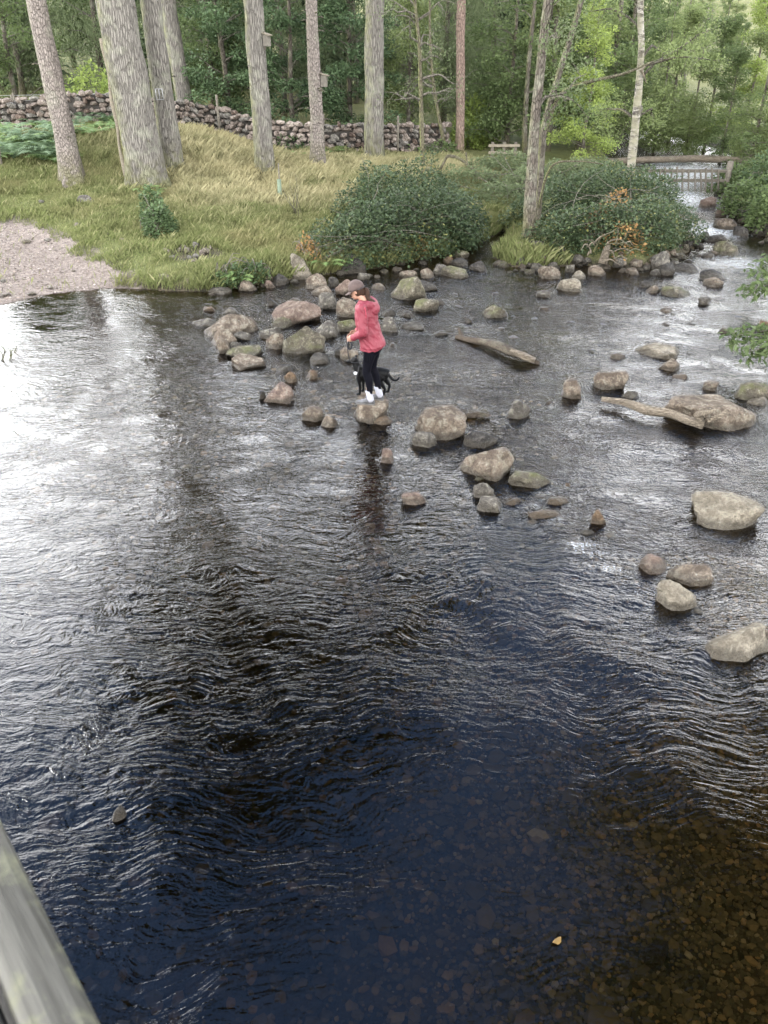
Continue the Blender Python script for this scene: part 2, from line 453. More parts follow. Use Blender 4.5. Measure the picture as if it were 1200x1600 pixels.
c = t.mix(t.ramp(t.noise(t.scale(p, (3, 3, 9)), 1.6, 6, 0.7), (0.44, 0.0), (0.56, 1.0)), (0.045, 0.038, 0.034), (0.235, 0.22, 0.19))
c = t.mix(t.ramp(t.noise(p, 3, 5), (0.42, 0.0), (0.6, 0.85)), c, (0.17, 0.16, 0.11))
MAT['bark_birch'] = t.surf(t.pbr(c, 0.85, t.bump(t.noise(t.scale(p, (6, 6, 20)), 2, 4), 0.02), 0.2))

def leaf(name, a, b, trans=0.35, rough=0.6, spec=0.18, yellow=None):
    t = NT(name); g = t.pos(); r = t.attr('rnd')
    c = t.mix(r, a, b)
    n = t.noise(g, 0.9, 3)
    c = t.mix(t.ramp(n, (0.35, 0.45), (0.65, 0.0)), c, tuple(x * 0.6 for x in a))
    if yellow is not None:
        c = t.mix(t.math('MULTIPLY', t.ramp(r, (0.90, 0.0), (0.95, 0.9)), t.ramp(t.noise(g, 0.7, 2), (0.45, 0.0), (0.6, 1.0))), c, yellow)
    o = t.n('ObjectInfo', out='Random')
    c = t.mix(t.math('MULTIPLY', o, 0.35), c, tuple(x * 1.5 for x in b))
    pb = t.pbr(c, rough, None, spec)
    tr = t.n('BsdfTranslucent', Color=t.mix(0.5, c, tuple(min(1, x * 1.5) for x in b)))
    MAT[name] = t.surf(t.n('MixShader', i0=trans, i1=pb, i2=tr)); return MAT[name]
leaf('leaf_bramble', (0.016, 0.030, 0.012), (0.058, 0.080, 0.036), 0.2, 0.55, 0.22, (0.20, 0.18, 0.05))
leaf('leaf_green', (0.038, 0.058, 0.021), (0.100, 0.132, 0.052), 0.4)
leaf('leaf_light', (0.062, 0.085, 0.030), (0.150, 0.182, 0.072), 0.45)
leaf('leaf_bright', (0.105, 0.145, 0.032), (0.215, 0.265, 0.075), 0.45)
leaf('leaf_dark', (0.026, 0.046, 0.020), (0.068, 0.098, 0.042), 0.25)
leaf('leaf_yew', (0.018, 0.036, 0.016), (0.072, 0.108, 0.050), 0.2)
leaf('needle', (0.03, 0.05, 0.022), (0.085, 0.115, 0.055), 0.2, 0.6)
leaf('leaf_willow', (0.052, 0.070, 0.032), (0.128, 0.155, 0.078), 0.4)
leaf('fern', (0.075, 0.13, 0.04), (0.17, 0.235, 0.085), 0.35, 0.6)
leaf('bracken', (0.055, 0.095, 0.045), (0.13, 0.18, 0.10), 0.3, 0.7)
leaf('leaf_rust', (0.14, 0.075, 0.03), (0.27, 0.17, 0.07), 0.3, 0.7)

# grass: dry straw in the meadow, green by the path
t = NT('grass'); r = t.attr('rnd'); d = t.attr('dry')
gr = t.mix(r, (0.080, 0.100, 0.032), (0.135, 0.155, 0.055))
dr = t.mix(r, (0.225, 0.20, 0.108), (0.33, 0.30, 0.175))
c = t.mix(d, gr, dr)
g = t.pos()
c = t.mix(t.ramp(t.noise(g, 1.6, 4, 0.6), (0.35, 0.55), (0.6, 0.0)), c, (0.085, 0.088, 0.034))
c = t.mix(t.ramp(t.noise(g, 0.5, 3), (0.5, 0.0), (0.7, 0.4)), c, (0.20, 0.165, 0.085))
MAT['grass'] = t.surf(t.n('MixShader', i0=0.3, i1=t.pbr(c, 0.7, None, 0.2), i2=t.n('BsdfTranslucent', Color=c)))

# ground: soil under grass, gravel track, stony river bed
t = NT('ground'); g = t.pos()
nf = t.noise(g, 30, 5, 0.7); nm = t.noise(g, 1.2, 6)
dry = t.attr('dry'); path = t.attr('path'); bed = t.attr('bed')
soil = t.mix(t.ramp(nm, (0.3, 0.0), (0.7, 1.0)), (0.055, 0.066, 0.022), (0.115, 0.12, 0.042))
soil = t.mix(dry, soil, t.mix(nf, (0.13, 0.105, 0.048), (0.25, 0.215, 0.11)))
vor = t.n('TexVoronoi', Vector=t.n('VectorMath', {'operation': 'ADD'}, i0=g, i1=t.scale(t.noise(g, 12, 2, out='Color'), (0.03, 0.03, 0.03))), Scale=22.0, Randomness=1.0)
vc = vor.node.outputs['Color']; vd = vor.node.outputs['Distance']
grv = t.mix(t.n('SeparateColor', out=0, Color=vc), (0.075, 0.060, 0.052), (0.18, 0.150, 0.130))
grv = t.mix(t.ramp(nm, (0.35, 0.0), (0.7, 0.55)), grv, (0.105, 0.085, 0.073))
pe = t.ramp(t.math('ADD', path, t.math('MULTIPLY', t.math('SUBTRACT', t.noise(g, 3.5, 6, 0.7), 0.5), 0.9)), (0.42, 0.0), (0.58, 1.0))
c = t.mix(pe, soil, grv)
v2 = t.n('TexVoronoi', Vector=g, Scale=11.0)
b2 = v2.node.outputs['Color']
bedc = t.mix(t.n('SeparateColor', out=0, Color=b2), (0.020, 0.017, 0.011), (0.060, 0.048, 0.030))
bedc = t.mix(t.ramp(t.noise(g, 0.9, 4), (0.4, 0.0), (0.65, 0.7)), bedc, (0.028, 0.024, 0.015))
c = t.mix(bed, c, bedc)
h = t.math('ADD', t.math('MULTIPLY', nf, 0.5), t.math('MULTIPLY', vd, 0.8))
MAT['ground'] = t.surf(t.pbr(c, 0.9, t.bump(h, 0.03), 0.2))

t = NT('gravel'); r = t.attr('rnd'); g = t.pos()
c = t.ramp(r, (0.0, (0.045, 0.040, 0.025)), (0.5, (0.10, 0.088, 0.055)), (0.82, (0.165, 0.138, 0.085)), (0.92, (0.26, 0.18, 0.085)), (0.97, (0.24, 0.22, 0.17)), (1.0, (0.32, 0.30, 0.24)))
c = t.mix(t.math('MULTIPLY', t.noise(g, 40, 4), 0.5), c, (0.04, 0.032, 0.02))
MAT['gravel_dry'] = None
MAT['gravel'] = t.surf(t.pbr(c, 0.75, None, 0.3))

t = NT('gravel_dry'); r = t.attr('rnd')
MAT['gravel_dry'] = t.surf(t.pbr(t.ramp(r, (0.0, (0.06, 0.050, 0.044)), (0.6, (0.13, 0.105, 0.09)), (0.9, (0.20, 0.165, 0.145)), (1.0, (0.28, 0.25, 0.23))), 0.9, None, 0.1))
# water: clear peaty water, rippled; riffles and broken white water by attribute
t = NT('river_water'); g = t.pos()
rif = t.attr('riffle'); foam = t.attr('foam'); calm = t.attr('calm')
warp = t.n('VectorMath', {'operation': 'ADD'}, i0=g, i1=t.scale(t.noise(g, 0.8, 2, out='Color'), (0.9, 0.9, 0)))
w1 = t.noise(t.scale(warp, (0.62, 1.75, 1), rot=(0, 0, 0.18)), 4.4, 2, 0.5, 0.6)
w2 = t.noise(t.scale(warp, (0.60, 1.7, 1), rot=(0, 0, -0.22)), 12.0, 3, 0.55, 0.8)
w3 = t.noise(t.scale(warp, (0.75, 1.35, 1), rot=(0, 0, 0.3)), 30.0, 2, 0.5, 0.4)
patch = t.ramp(t.noise(g, 0.55, 3), (0.3, 0.45), (0.7, 1.1))
h = t.math('ADD', t.math('MULTIPLY', w1, 0.020), t.math('ADD', t.math('MULTIPLY', w2, 0.0120), t.math('MULTIPLY', w3, t.math('ADD', 0.0028, t.math('MULTIPLY', rif, 0.0034)))))
amp = t.math('MULTIPLY', t.math('MULTIPLY', patch, calm), t.math('ADD', 0.56, t.math('MULTIPLY', rif, 0.95)))
hh = t.math('MULTIPLY', h, amp)
nrm = t.bump(hh, 1.0, 1.0)
fr = t.n('Fresnel', IOR=1.333, Normal=nrm)
gl = t.n('BsdfGlossy', Color=(0.97, 0.98, 1.0), Roughness=0.015, Normal=nrm)
tr = t.n('BsdfTransparent', Color=t.ramp(t.attr('deep'), (0.08, (0.66, 0.56, 0.40)), (0.40, (0.50, 0.42, 0.28)), (0.85, (0.19, 0.15, 0.10))))
sh = t.n('MixShader', i0=fr, i1=tr, i2=gl)
fm = t.ramp(t.math('MULTIPLY', foam, t.math('MULTIPLY', t.noise(t.scale(warp, (1.6, 0.55, 1), rot=(0, 0, 0.5)), 13, 6, 0.7), t.noise(g, 55, 3))), (0.15, 0.0), (0.32, 0.6))
fo = t.pbr((0.80, 0.81, 0.80), 0.6, t.bump(w2, 0.02))
MAT['water'] = t.surf(t.n('MixShader', i0=fm, i1=sh, i2=fo))

# timber
def timber(name, a, b, lich, lf, vs=(0.8, 14, 14)):
    t = NT(name); p = t.obj()
    n = t.noise(t.scale(p, vs), 3, 6, 0.65, 0.4); n2 = t.noise(p, 22, 6, 0.7)
    c = t.mix(t.ramp(n, (0.38, 0.0), (0.62, 1.0)), a, b)
    c = t.mix(t.ramp(n2, (0.5, 0.0), (0.62, lf)), c, lich)
    MAT[name] = t.surf(t.pbr(c, 0.9, t.bump(n, 0.006), 0.2))
timber('timber_rail', (0.012, 0.011, 0.010), (0.045, 0.042, 0.038), (0.060, 0.060, 0.048), 0.7)
timber('timber_edge', (0.028, 0.027, 0.023), (0.078, 0.075, 0.065), (0.092, 0.092, 0.060), 0.85)
timber('timber_grey', (0.060, 0.052, 0.042), (0.125, 0.11, 0.09), (0.10, 0.10, 0.07), 0.4)
timber('timber_new', (0.11, 0.094, 0.07), (0.175, 0.152, 0.118), (0.12, 0.116, 0.085), 0.3)
plain('jacket', (0.130, 0.0185, 0.029), 0.6, 0.12, 6)
plain('jacket_seam', (0.27, 0.035, 0.055), 0.7, 0.1)
plain('legging', (0.0035, 0.0035, 0.0055), 0.8, 0.2, 12, 0, 0.04)
plain('pocket_fabric', (0.0022, 0.0022, 0.0035), 0.8, 0.2, 20, 0, 0.04)
plain('skin', (0.25, 0.14, 0.098), 0.5, 0.08)
plain('hair', (0.028, 0.015, 0.010), 0.6, 0.5, 40, 0, 0.1)
plain('cap_fabric', (0.055, 0.038, 0.034), 0.85, 0.15, 30)
plain('cap_strap', (0.03, 0.025, 0.025), 0.7, 0.1)
plain('sock', (0.25, 0.25, 0.28), 0.9, 0.08, 40)
plain('shoe_upper', (0.055, 0.055, 0.058), 0.75, 0.4, 30)
plain('shoe_sole', (0.085, 0.08, 0.075), 0.85, 0.2)
plain('webbing', (0.010, 0.010, 0.012), 0.7, 0.2)
plain('dog_coat', (0.0028, 0.0028, 0.003), 0.5, 0.4, 25, 0.002, 0.10)
plain('harness', (0.006, 0.006, 0.007), 0.7, 0.2)
plain('tag_white', (0.62, 0.64, 0.66), 0.5, 0.1)
plain('eye', (0.01, 0.008, 0.006), 0.15, 0.0)
plain('lip', (0.34, 0.13, 0.11), 0.5, 0.05)
plain('shelter_plastic', (0.12, 0.155, 0.11), 0.5, 0.1)
plain('wire', (0.25, 0.25, 0.25), 0.5, 0.2)
plain('box_wood', (0.10, 0.09, 0.075), 0.85, 0.2, 12)
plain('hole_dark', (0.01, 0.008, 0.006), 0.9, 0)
plain('wall_core', (0.05, 0.045, 0.04), 0.95, 0.3)
plain('soil_dark', (0.075, 0.052, 0.035), 0.95, 0.4, 9, 0.03)
plain('leaf_yellow', (0.10, 0.058, 0.012), 0.6, 0.2, 20)
# ------------------------------------------------------------------ ground and water
def grid(xs, ys):
    X, Y = np.meshgrid(xs, ys); nx, ny = len(xs), len(ys)
    i = np.arange(nx * ny).reshape(ny, nx)
    F = np.stack([i[:-1, :-1], i[:-1, 1:], i[1:, 1:], i[1:, :-1]], -1).reshape(-1, 4)
    return X.ravel(), Y.ravel(), F
def dryness(X, Y):
    """straw-coloured tall grass in the meadow, green by the track and the bank"""
    s = poly_sd(SHORE, X, Y); p = poly_sd(PATH, X, Y)
    d = sstep(2.6, 5.5, s) * sstep(2.5, 5.5, p) * sstep(0.30, 0.52, fbm(X * 0.5 + 3, Y * 0.5) + 0.06)
    d = d * (0.25 + 0.75 * sstep(-9.5, -6.0, X))
    d = d * np.where(Y > 29, 0.35, 1) * np.where(X > 3, 0.5, 1)
    return np.clip(d, 0, 1)
HOL = at_ground(304, 398)
X, Y, F = grid(GX, GY)
Z = GZ.ravel()
S_ = poly_sd(SHORE, X, Y); P_ = poly_sd(PATH, X, Y)
o = link('ground', new_mesh('ground', np.stack([X, Y, Z], 1), F, MAT['ground'], True,
         attrs={'dry': dryness(X, Y), 'path': sstep(1.0, 0.0, P_) * (S_ > -0.3), 'bed': sstep(0.34, 0.10, S_ + 0.25 * (fbm(X * 3, Y * 3) - 0.5)) * (P_ > 0.5) + (P_ <= 0.5) * sstep(0.08, -0.05, S_) + 0.9 * sstep(1.25, 0.8, np.hypot((X - HOL[0]) / 0.62, (Y - HOL[1]) / 0.6))}))
tag(o, kind='structure')

wx = grow(-13.5, 10, 0.10, -22, 24, 1.15); wy = grow(1.0, 24, 0.10, -14, 54, 1.12)
X, Y, F = grid(wx, wy)
pool = pool_mask(X, Y)
cb = at(960, 1400); cb2 = at(620, 1500)
calm = 1 - 0.68 * np.exp(-(((X - cb[0]) / 1.7) ** 2 + ((Y - cb[1]) / 1.5) ** 2)) - 0.2 * np.exp(-(((X - cb2[0]) / 0.8) ** 2 + ((Y - cb2[1]) / 0.8) ** 2))
edge = at(90, 480); calm = calm - 0.55 * np.exp(-(((X - edge[0]) / 3.0) ** 2 + ((Y - edge[1]) / 1.6) ** 2))
calm = np.clip(calm, 0.12, 1)
rif = (1 - pool) * sstep(0.0, 1.0, -poly_sd(SHORE, X, Y)) * sstep(-6.5, -3.5, X) + 0.25 * pool
foam = np.zeros_like(X)
for px, py, rw, rh, a in [(868, 815, .35, .2, .66), (905, 850, .4, .25, .72), (950, 890, .4, .25, .66), (930, 868, .6, .12, .66), (830, 790, .3, .2, .6), (1010, 925, .35, .2, .6),
                          (400, 600, .6, .35, .55), (470, 690, .6, .3, .45), (640, 745, .5, .25, .55), (690, 870, .4, .3, .5), (720, 590, 1.2, .9, .36), (600, 555, .8, .6, .42),
                          (1060, 310, 1.8, 2.4, 1.0), (1110, 360, 1.3, 1.5, .95), (1150, 410, 1.6, 1.4, .75), (960, 440, 2.2, 1.2, .40), (1080, 560, 1.5, 1.0, .38),
                          (760, 450, 2.5, 1.0, .42), (1030, 280, 2.2, 3, 1.0), (1080, 268, 2.5, 4, 1.0), (1020, 700, .9, .6, .32), (880, 560, 1.2, .8, .3), (1010, 600, .8, .5, .35), (480, 470, 1.2, .6, .4), (1170, 470, 1.0, .9, .5)]:
    c = at(px, py); foam = np.maximum(foam, a * np.exp(-(((X - c[0]) / rw) ** 2 + ((Y - c[1]) / rh) ** 2)))
Zw = 0.018 * (1 - pool) * (fbm(X * 1.1 + 40, Y * 1.1) - 0.5) + 0.0
WATER = link('river_water', new_mesh('river_water', np.stack([X, Y, Zw], 1), F, MAT['water'], True, attrs={'deep': -terrain(X, Y), 'riffle': rif, 'foam': foam, 'calm': calm}))
tag(WATER, kind='structure')

# ------------------------------------------------------------------ stones
import bmesh
def ico(sub):
    bm = bmesh.new(); bmesh.ops.create_icosphere(bm, subdivisions=sub, radius=1.0)
    V = np.array([v.co[:] for v in bm.verts]); F = np.array([[v.index for v in f.verts] for f in bm.faces]); bm.free(); return V, F
ICO = {k: ico(k) for k in (1, 2, 3, 4)}
def rock_mesh(name, dims, mat, seed, sub=3, cuts=11, sharp=0.85, flat=None, smooth=True):
    r = np.random.default_rng(seed); V, F = ICO[sub]; V = V.copy()
    V = V * (0.75 + 0.25 / np.maximum(np.abs(V).max(1), 0.35))[:, None]      # squarer than a ball
    for _ in range(cuts):
        n = r.normal(size=3); n /= np.linalg.norm(n)
        d = r.uniform(0.55, 0.88)
        over = np.clip(V @ n - d, 0, None); V -= over[:, None] * n * (0.55 + 0.45 * sharp)
    off = Vector(r.uniform(-50, 50, 3))
    disp = np.array([noise.fractal(Vector(v) * 1.3 + off, 0.9, 2.1, 4) for v in V])
    d2 = np.array([noise.fractal(Vector(v) * 4.5 + off, 0.8, 2.1, 3) for v in V])
    V = V * (1 + 0.13 * disp + 0.035 * d2)[:, None]
    V = V / np.abs(V).max(0)
    V[:, :2] *= (1 + 0.55 * np.clip(-V[:, 2] - 0.0, 0, 0.8))[:, None]          # broad foot, so nothing overhangs
    V = V / np.abs(V).max(0)
    if flat is not None: V[:, 2] = np.where(V[:, 2] > flat, flat + (V[:, 2] - flat) * 0.12, V[:, 2])
    V = V * (np.asarray(dims) / 2)
    return new_mesh(name, V, F, MAT[mat], smooth)
ROCK_N = 0
def rock(px, pyb, w, h, mat, label, z=0.0, name='boulder', cat='boulder', group='boulders in the river', tilt=0.0, flat=None, cuts=12, ground=False, sink=0.3):
    """px, pyb: middle of the stone's foot in the photo; w, h: its size there"""
    global ROCK_N; ROCK_N += 1
    p = at_ground(px, pyb) if ground else at(px, pyb, z)
    W = metres(w, p); Hm = metres(h, p)
    phi = math.atan2(CAM_Z - p[2], p[1])
    D = min(0.8 * W, 0.85 * Hm / math.sin(phi)); D = max(D, 0.35 * W)
    Zh = 1.12 * max((Hm - 0.55 * D * math.sin(phi)) / math.cos(phi), 0.16 * W)
    full = Zh * (1 + sink) + (0.0 if ground else 0.10)
    me = rock_mesh(name, (W * 1.27, D * 1.28, full), mat, ROCK_N * 13 + 5, 4 if w > 55 else 3, cuts, flat=flat)
    o = link(name, me, None, (p[0], p[1] + D * 0.48, p[2] + Zh - full / 2), (0, tilt, random.uniform(-0.25, 0.25)))
    tag(o, label, cat, group); return o

B = [
 (343,461,40,11,'rock_grey','flat grey slab at the water edge below the fern on the left bank'),
 (384,455,32,17,'rock_tan','tan stone between the flat slab and the leaning slab on the left bank'),
 (410,443,37,24,'rock_tan','angular slab leaning on the left bank beside the small leafy clump'),
 (421,450,17,12,'rock_pink','small pinkish stone in front of the leaning slab on the left bank'),
 (437,446,30,18,'rock_dark','dark brown stone tucked behind the small pinkish one by the bank'),
 (467,436,31,36,'rock_pale','tall upright pale boulder on the bank left of the bramble fern'),
 (494,451,32,22,'rock_tan','rounded brown boulder just right of the upright pale boulder'),
 (506,462,32,14,'rock_tan','low brown stone just in front of the rounded brown boulder'),
 (519,448,20,14,'rock_dark','small dark wet stone behind the low brown stone by the brambles'),
 (538,461,23,22,'rock_pink','pinkish rounded stone just left of the cap of the person'),
 (514,483,33,24,'rock_grey','cleft grey stone with a split top, upstream of the long pinkish slab'),
 (540,473,18,10,'rock_tan','small stone peeping out above the round boulder by the pink jacket'),
 (543,497,31,28,'rock_tan','round brown boulder touching the left of the pink jacket'),
 (423,478,17,12,'rock_dark','small dark stone at the upper left of the long pinkish slab'),
 (466,506,69,39,'rock_pink','long pinkish slab, largest stone of the upstream group left of the person'),
 (458,474,20,8,'rock_tan','low tan stone showing just above the long pinkish slab'),
 (495,487,17,8,'rock_dark','small dark stone at the right end of the long pinkish slab'),
 (440,512,27,16,'rock_moss','small mossy stone under the left end of the long pinkish slab'),
 (513,528,34,24,'rock_grey','smooth dark grey boulder standing alone between the mossy pyramid and the pink jacket'),
 (543,518,28,22,'rock_moss','mossy stone right beside the sleeve of the pink jacket'),
 (477,553,63,46,'rock_moss','big mossy pyramid shaped boulder left of the person'),
 (422,531,35,19,'rock_grey','low rounded stone left of the mossy pyramid boulder, behind another'),
 (430,546,33,24,'rock_tan','tan angular stone leaning against the left of the mossy pyramid boulder'),
 (360,526,74,34,'rock_tan','broad tan boulder at the left end of the stepping stones'),
 (350,541,41,27,'rock_tan','tan wedge stone in front of the broad leftmost boulder'),
 (380,532,30,14,'rock_grey','low grey stone at the right foot of the broad leftmost boulder'),
 (348,553,28,26,'rock_tan','pointed tan stone nearest the pool in the leftmost group'),
 (367,548,19,13,'rock_grey','small stone between the pointed tan stone and the long mossy one'),
 (382,561,58,21,'rock_moss','long low mossy stone below the leftmost group'),
 (383,577,57,22,'rock_tan','flat wedge shaped slab, lowest stone of the leftmost group'),
 (318,511,36,13,'rock_grey','flat grey stone left of the broad leftmost boulder'),
 (360,491,25,10,'rock_grey','small flat stone upstream of the broad leftmost boulder'),
 (327,487,22,9,'rock_brown','low brown stone awash at the far left of the stone group'),
 (499,568,28,15,'rock_dark','dark wet stone below the mossy pyramid boulder'),
 (442,582,27,16,'rock_dark','dark low stone below the flat wedge slab'),
 (455,598,20,17,'rock_brown','brown tilted stone awash left of the dog'),
 (487,592,18,13,'rock_brown','brown pointed stone awash nearest the left of the dog'),
 (436,630,43,27,'rock_pink','pink rounded boulder alone in the smooth run left of the person'),
 (409,624,12,13,'rock_dark','tiny dark stone touching the left of the pink rounded boulder'),
 (487,660,38,23,'rock_tan','left one of a joined pair of tan stones lower left of the person'),
 (513,668,28,22,'rock_tan','right one of a joined pair of tan stones lower left of the person'),
 (547,562,29,18,'rock_tan','pale brown stone beside the dog head'),
 (529,556,16,12,'rock_dark','small dark stone left of the pale one by the dog head'),
 (592,664,40,14,'rock_brown','low wet tan stone awash at the foot of the standing stone'),
 (690,687,84,49,'rock_tan','big rounded speckled boulder right of the person'),
 (661,699,44,24,'rock_grey','smooth grey oval stone in front of the big speckled boulder'),
 (639,469,50,35,'rock_moss','big tilted mossy block upstream right of the person'),
 (665,487,38,20,'rock_moss','mossy stone just downstream of the big tilted block'),
 (688,476,25,9,'rock_grey','low grey stone right of the big tilted mossy block'),
 (660,454,42,15,'rock_dark','dark low rock behind the big tilted mossy block'),
 (593,453,23,10,'rock_tan','small tan stone left of the big tilted mossy block'),
 (606,494,25,10,'rock_dark','dark flat stone right of the person shoulder'),
 (637,496,22,12,'rock_dark','dark pointed stone just downstream of the mossy block pair'),
 (607,518,29,21,'rock_grey','grey slab leaning right of the pink jacket'),
 (647,516,39,13,'rock_dark','flat dark slab at water level right of the leaning grey slab'),
 (690,525,22,8,'rock_dark','small dark stone at the upstream tip of the short driftwood log'),
 (614,541,14,7,'rock_brown','tiny brown stone alone in the run right of the jacket hem'),
 (567,437,21,12,'rock_grey','grey stone under the bramble edge above the person cap'),
 (548,427,44,27,'rock_dark','dark boulder half under the bramble leaves on the left bank'),
 (640,435,26,12,'rock_tan','flat tan stone under the bramble skirt, left of its pair'),
 (668,434,21,14,'rock_tan','rounded tan stone under the bramble skirt, right of its pair'),
 (688,428,22,14,'rock_grey','grey stone at the mouth of the side channel, leftmost'),
 (712,434,44,17,'rock_moss','long mossy stone at the mouth of the side channel'),
 (721,416,27,11,'rock_dark','dark stone in the middle of the side channel'),
 (747,423,25,14,'rock_dark','dark stone by the grass tuft at the island corner'),
 (700,411,15,10,'rock_brown','small brown stone in the side channel under the bramble'),
 (719,404,29,13,'rock_moss','mossy stone deepest in the side channel'),
 (771,496,38,18,'rock_moss','lone mossy stone in the middle of the shallows right of the person'),
 (732,505,13,8,'rock_dark','tiny stone left of the lone mossy stone in mid river'),
 (892,456,41,20,'rock_pale','lone pale tan boulder in the shallows off the island'),
 (851,465,21,11,'rock_grey','small blue grey stone left of the lone pale boulder'),
 (859,436,29,18,'rock_tan','brown boulder at the island margin, leftmost of the larger ones'),
 (906,436,23,13,'rock_pale','pale stone at the island margin above the lone pale boulder'),
 (935,431,24,16,'rock_tan','squarish stone at the island margin below the tangle of dead twigs'),
 (891,425,15,13,'rock_grey','round grey cobble at the island margin beside the leftmost brown boulder'),
 (1045,430,31,19,'rock_dark','dark blue round boulder at the right tip of the island'),
 (1033,421,34,24,'rock_grey','grey boulder just behind the dark blue round one'),
 (1074,426,47,14,'rock_dark','long dark low rock right of the dark blue round boulder'),
 (990,429,21,11,'rock_tan','tan stone at the island margin under the overhanging roots'),
 (1010,450,21,12,'rock_dark','dark stone in the shallows below the island tip'),
 (1024,458,23,12,'rock_tan','rounded brown stone left of the mossy flat one below the island tip'),
 (1060,464,41,15,'rock_moss','mossy flat stone in the shallows below the island tip'),
 (1115,438,43,18,'rock_dark','dark ledge rock in the right channel mouth'),
 (1118,448,28,17,'rock_tan','brown stone in front of the dark ledge rock in the channel mouth'),
 (1140,399,38,20,'rock_moss','dark mossy wedge boulder in the middle of the right channel'),
 (1119,378,29,12,'rock_dark','dark rock in the right channel above the mossy wedge'),
 (1101,375,18,12,'rock_dark','small dark rock against the island side of the right channel'),
 (1109,325,26,18,'rock_pink','pinkish boulder at the far bend of the right channel below the hurdle'),
 (1141,359,39,19,'rock_tan','ridged tan boulder on the right bank of the channel'),
 (1160,369,24,14,'rock_dark','dark boulder next below the ridged tan one on the right bank'),
 (1127,338,19,10,'rock_pink','small pink stone on the right bank between the bend boulder and ridged one'),
 (1044,489,22,10,'rock_brown','low reddish stone awash below the island tip'),
 (1103,477,20,12,'rock_grey','grey stone awash in the right part of the shallows'),
 (1139,521,29,11,'rock_pale','sandy coloured stone below the overhanging leaves at the right edge'),
 (853,485,16,7,'rock_brown','tiny brown stone below the small blue grey one'),
 (1195,516,16,15,'rock_brown','brown stone cut by the right edge of the picture among leaves'),
 (1032,560,65,22,'rock_pale','flat lichened tan rock in the shallows, upper of two'),
 (1051,581,38,20,'rock_tan','tan block just below the flat lichened rock'),
 (1182,624,52,25,'rock_moss','pale greenish oval boulder at the right edge'),
 (1190,634,28,13,'rock_pale','pale stone in front of the greenish oval boulder at the right edge'),
 (960,607,50,32,'rock_tan','low slanting wet slab in mid river above the long log'),
 (966,562,23,12,'rock_tan','small orange tan stone left of the flat lichened rock'),
 (986,622,23,14,'rock_grey','smooth grey stone above the thin end of the long log'),
 (1067,593,25,8,'rock_brown','low brown stone awash below the tan block'),
 (1114,611,22,17,'rock_tan','small mixed stone upstream of the long boulder'),
 (895,623,31,28,'rock_tan','square brown stone standing alone in mid river, right of centre'),
 (813,654,36,32,'rock_grey','angular dark topped boulder alone between the person and the long log'),
 (752,699,44,25,'rock_dark','dark wet mossy rock between the two big speckled boulders'),
 (859,631,12,7,'rock_brown','tiny orange stone left of the square brown stone'),
 (763,749,76,52,'rock_tan','big square topped block, largest of the stepping stones in mid river'),
 (756,779,31,28,'rock_grey','grey upright stone just below the big square block'),
 (769,801,38,22,'rock_grey','smooth grey stone, second below the big square block'),
 (645,790,38,25,'rock_pink','orange pink block standing alone at the lip of the dark pool'),
 (605,723,23,24,'rock_pink','small pink grey stone in the run below the standing stone'),
 (832,764,56,26,'rock_moss','long pale stone awash right of the big square block'),
 (850,812,52,13,'rock_brown','orange tan stone awash where the water breaks white'),
 (872,790,38,14,'rock_brown','brown stone awash left of the white water'),
 (1146,828,90,50,'rock_pale','big pale rounded boulder near the right edge'),
 (1025,896,48,26,'rock_pink','pinkish slab awash with water running over it, right side'),
 (1080,914,72,32,'rock_tan','dark edged slab awash beside the pinkish one'),
 (1063,954,64,42,'rock_pale','pale pointed boulder below the two slabs awash at the right'),
 (1158,1034,124,50,'rock_pale','large pale flat rock cut by the right edge of the picture'),
 (1193,1003,34,22,'rock_tan','small rock behind the large pale flat one at the right edge'),
 (935,820,27,24,'rock_brown','brown stone awash left of the big pale rounded boulder'),
 (800,790,34,10,'rock_brown','flat brown stone just under the surface beside the smooth grey stones'),
 (184,1284,26,22,'rock_dark','small dark stone breaking the surface of the pool near the handrail'),
]
for r in B:
    rock(*r, tilt=random.uniform(-0.12, 0.12))
rock(1125, 668, 132, 52, 'rock_tan', 'long tan boulder that the long log rests against at the right', tilt=0.16)
# the stone the person stands on
sp = at(584, 657)
ST_TOP = 0.21
me = rock_mesh('standing_stone', (0.60, 0.80, 0.46), 'rock_tan', 991, 4, 7, flat=0.5)
zs = np.empty(len(me.vertices) * 3); me.vertices.foreach_get('co', zs); ztop = zs[2::3].max()
STONE = link('standing_stone', me, None, (sp[0], sp[1] + 0.27, ST_TOP - ztop + 0.012))
tag(STONE, 'squat flat topped stone under the feet of the person and the dog', 'boulder', 'boulders in the river')
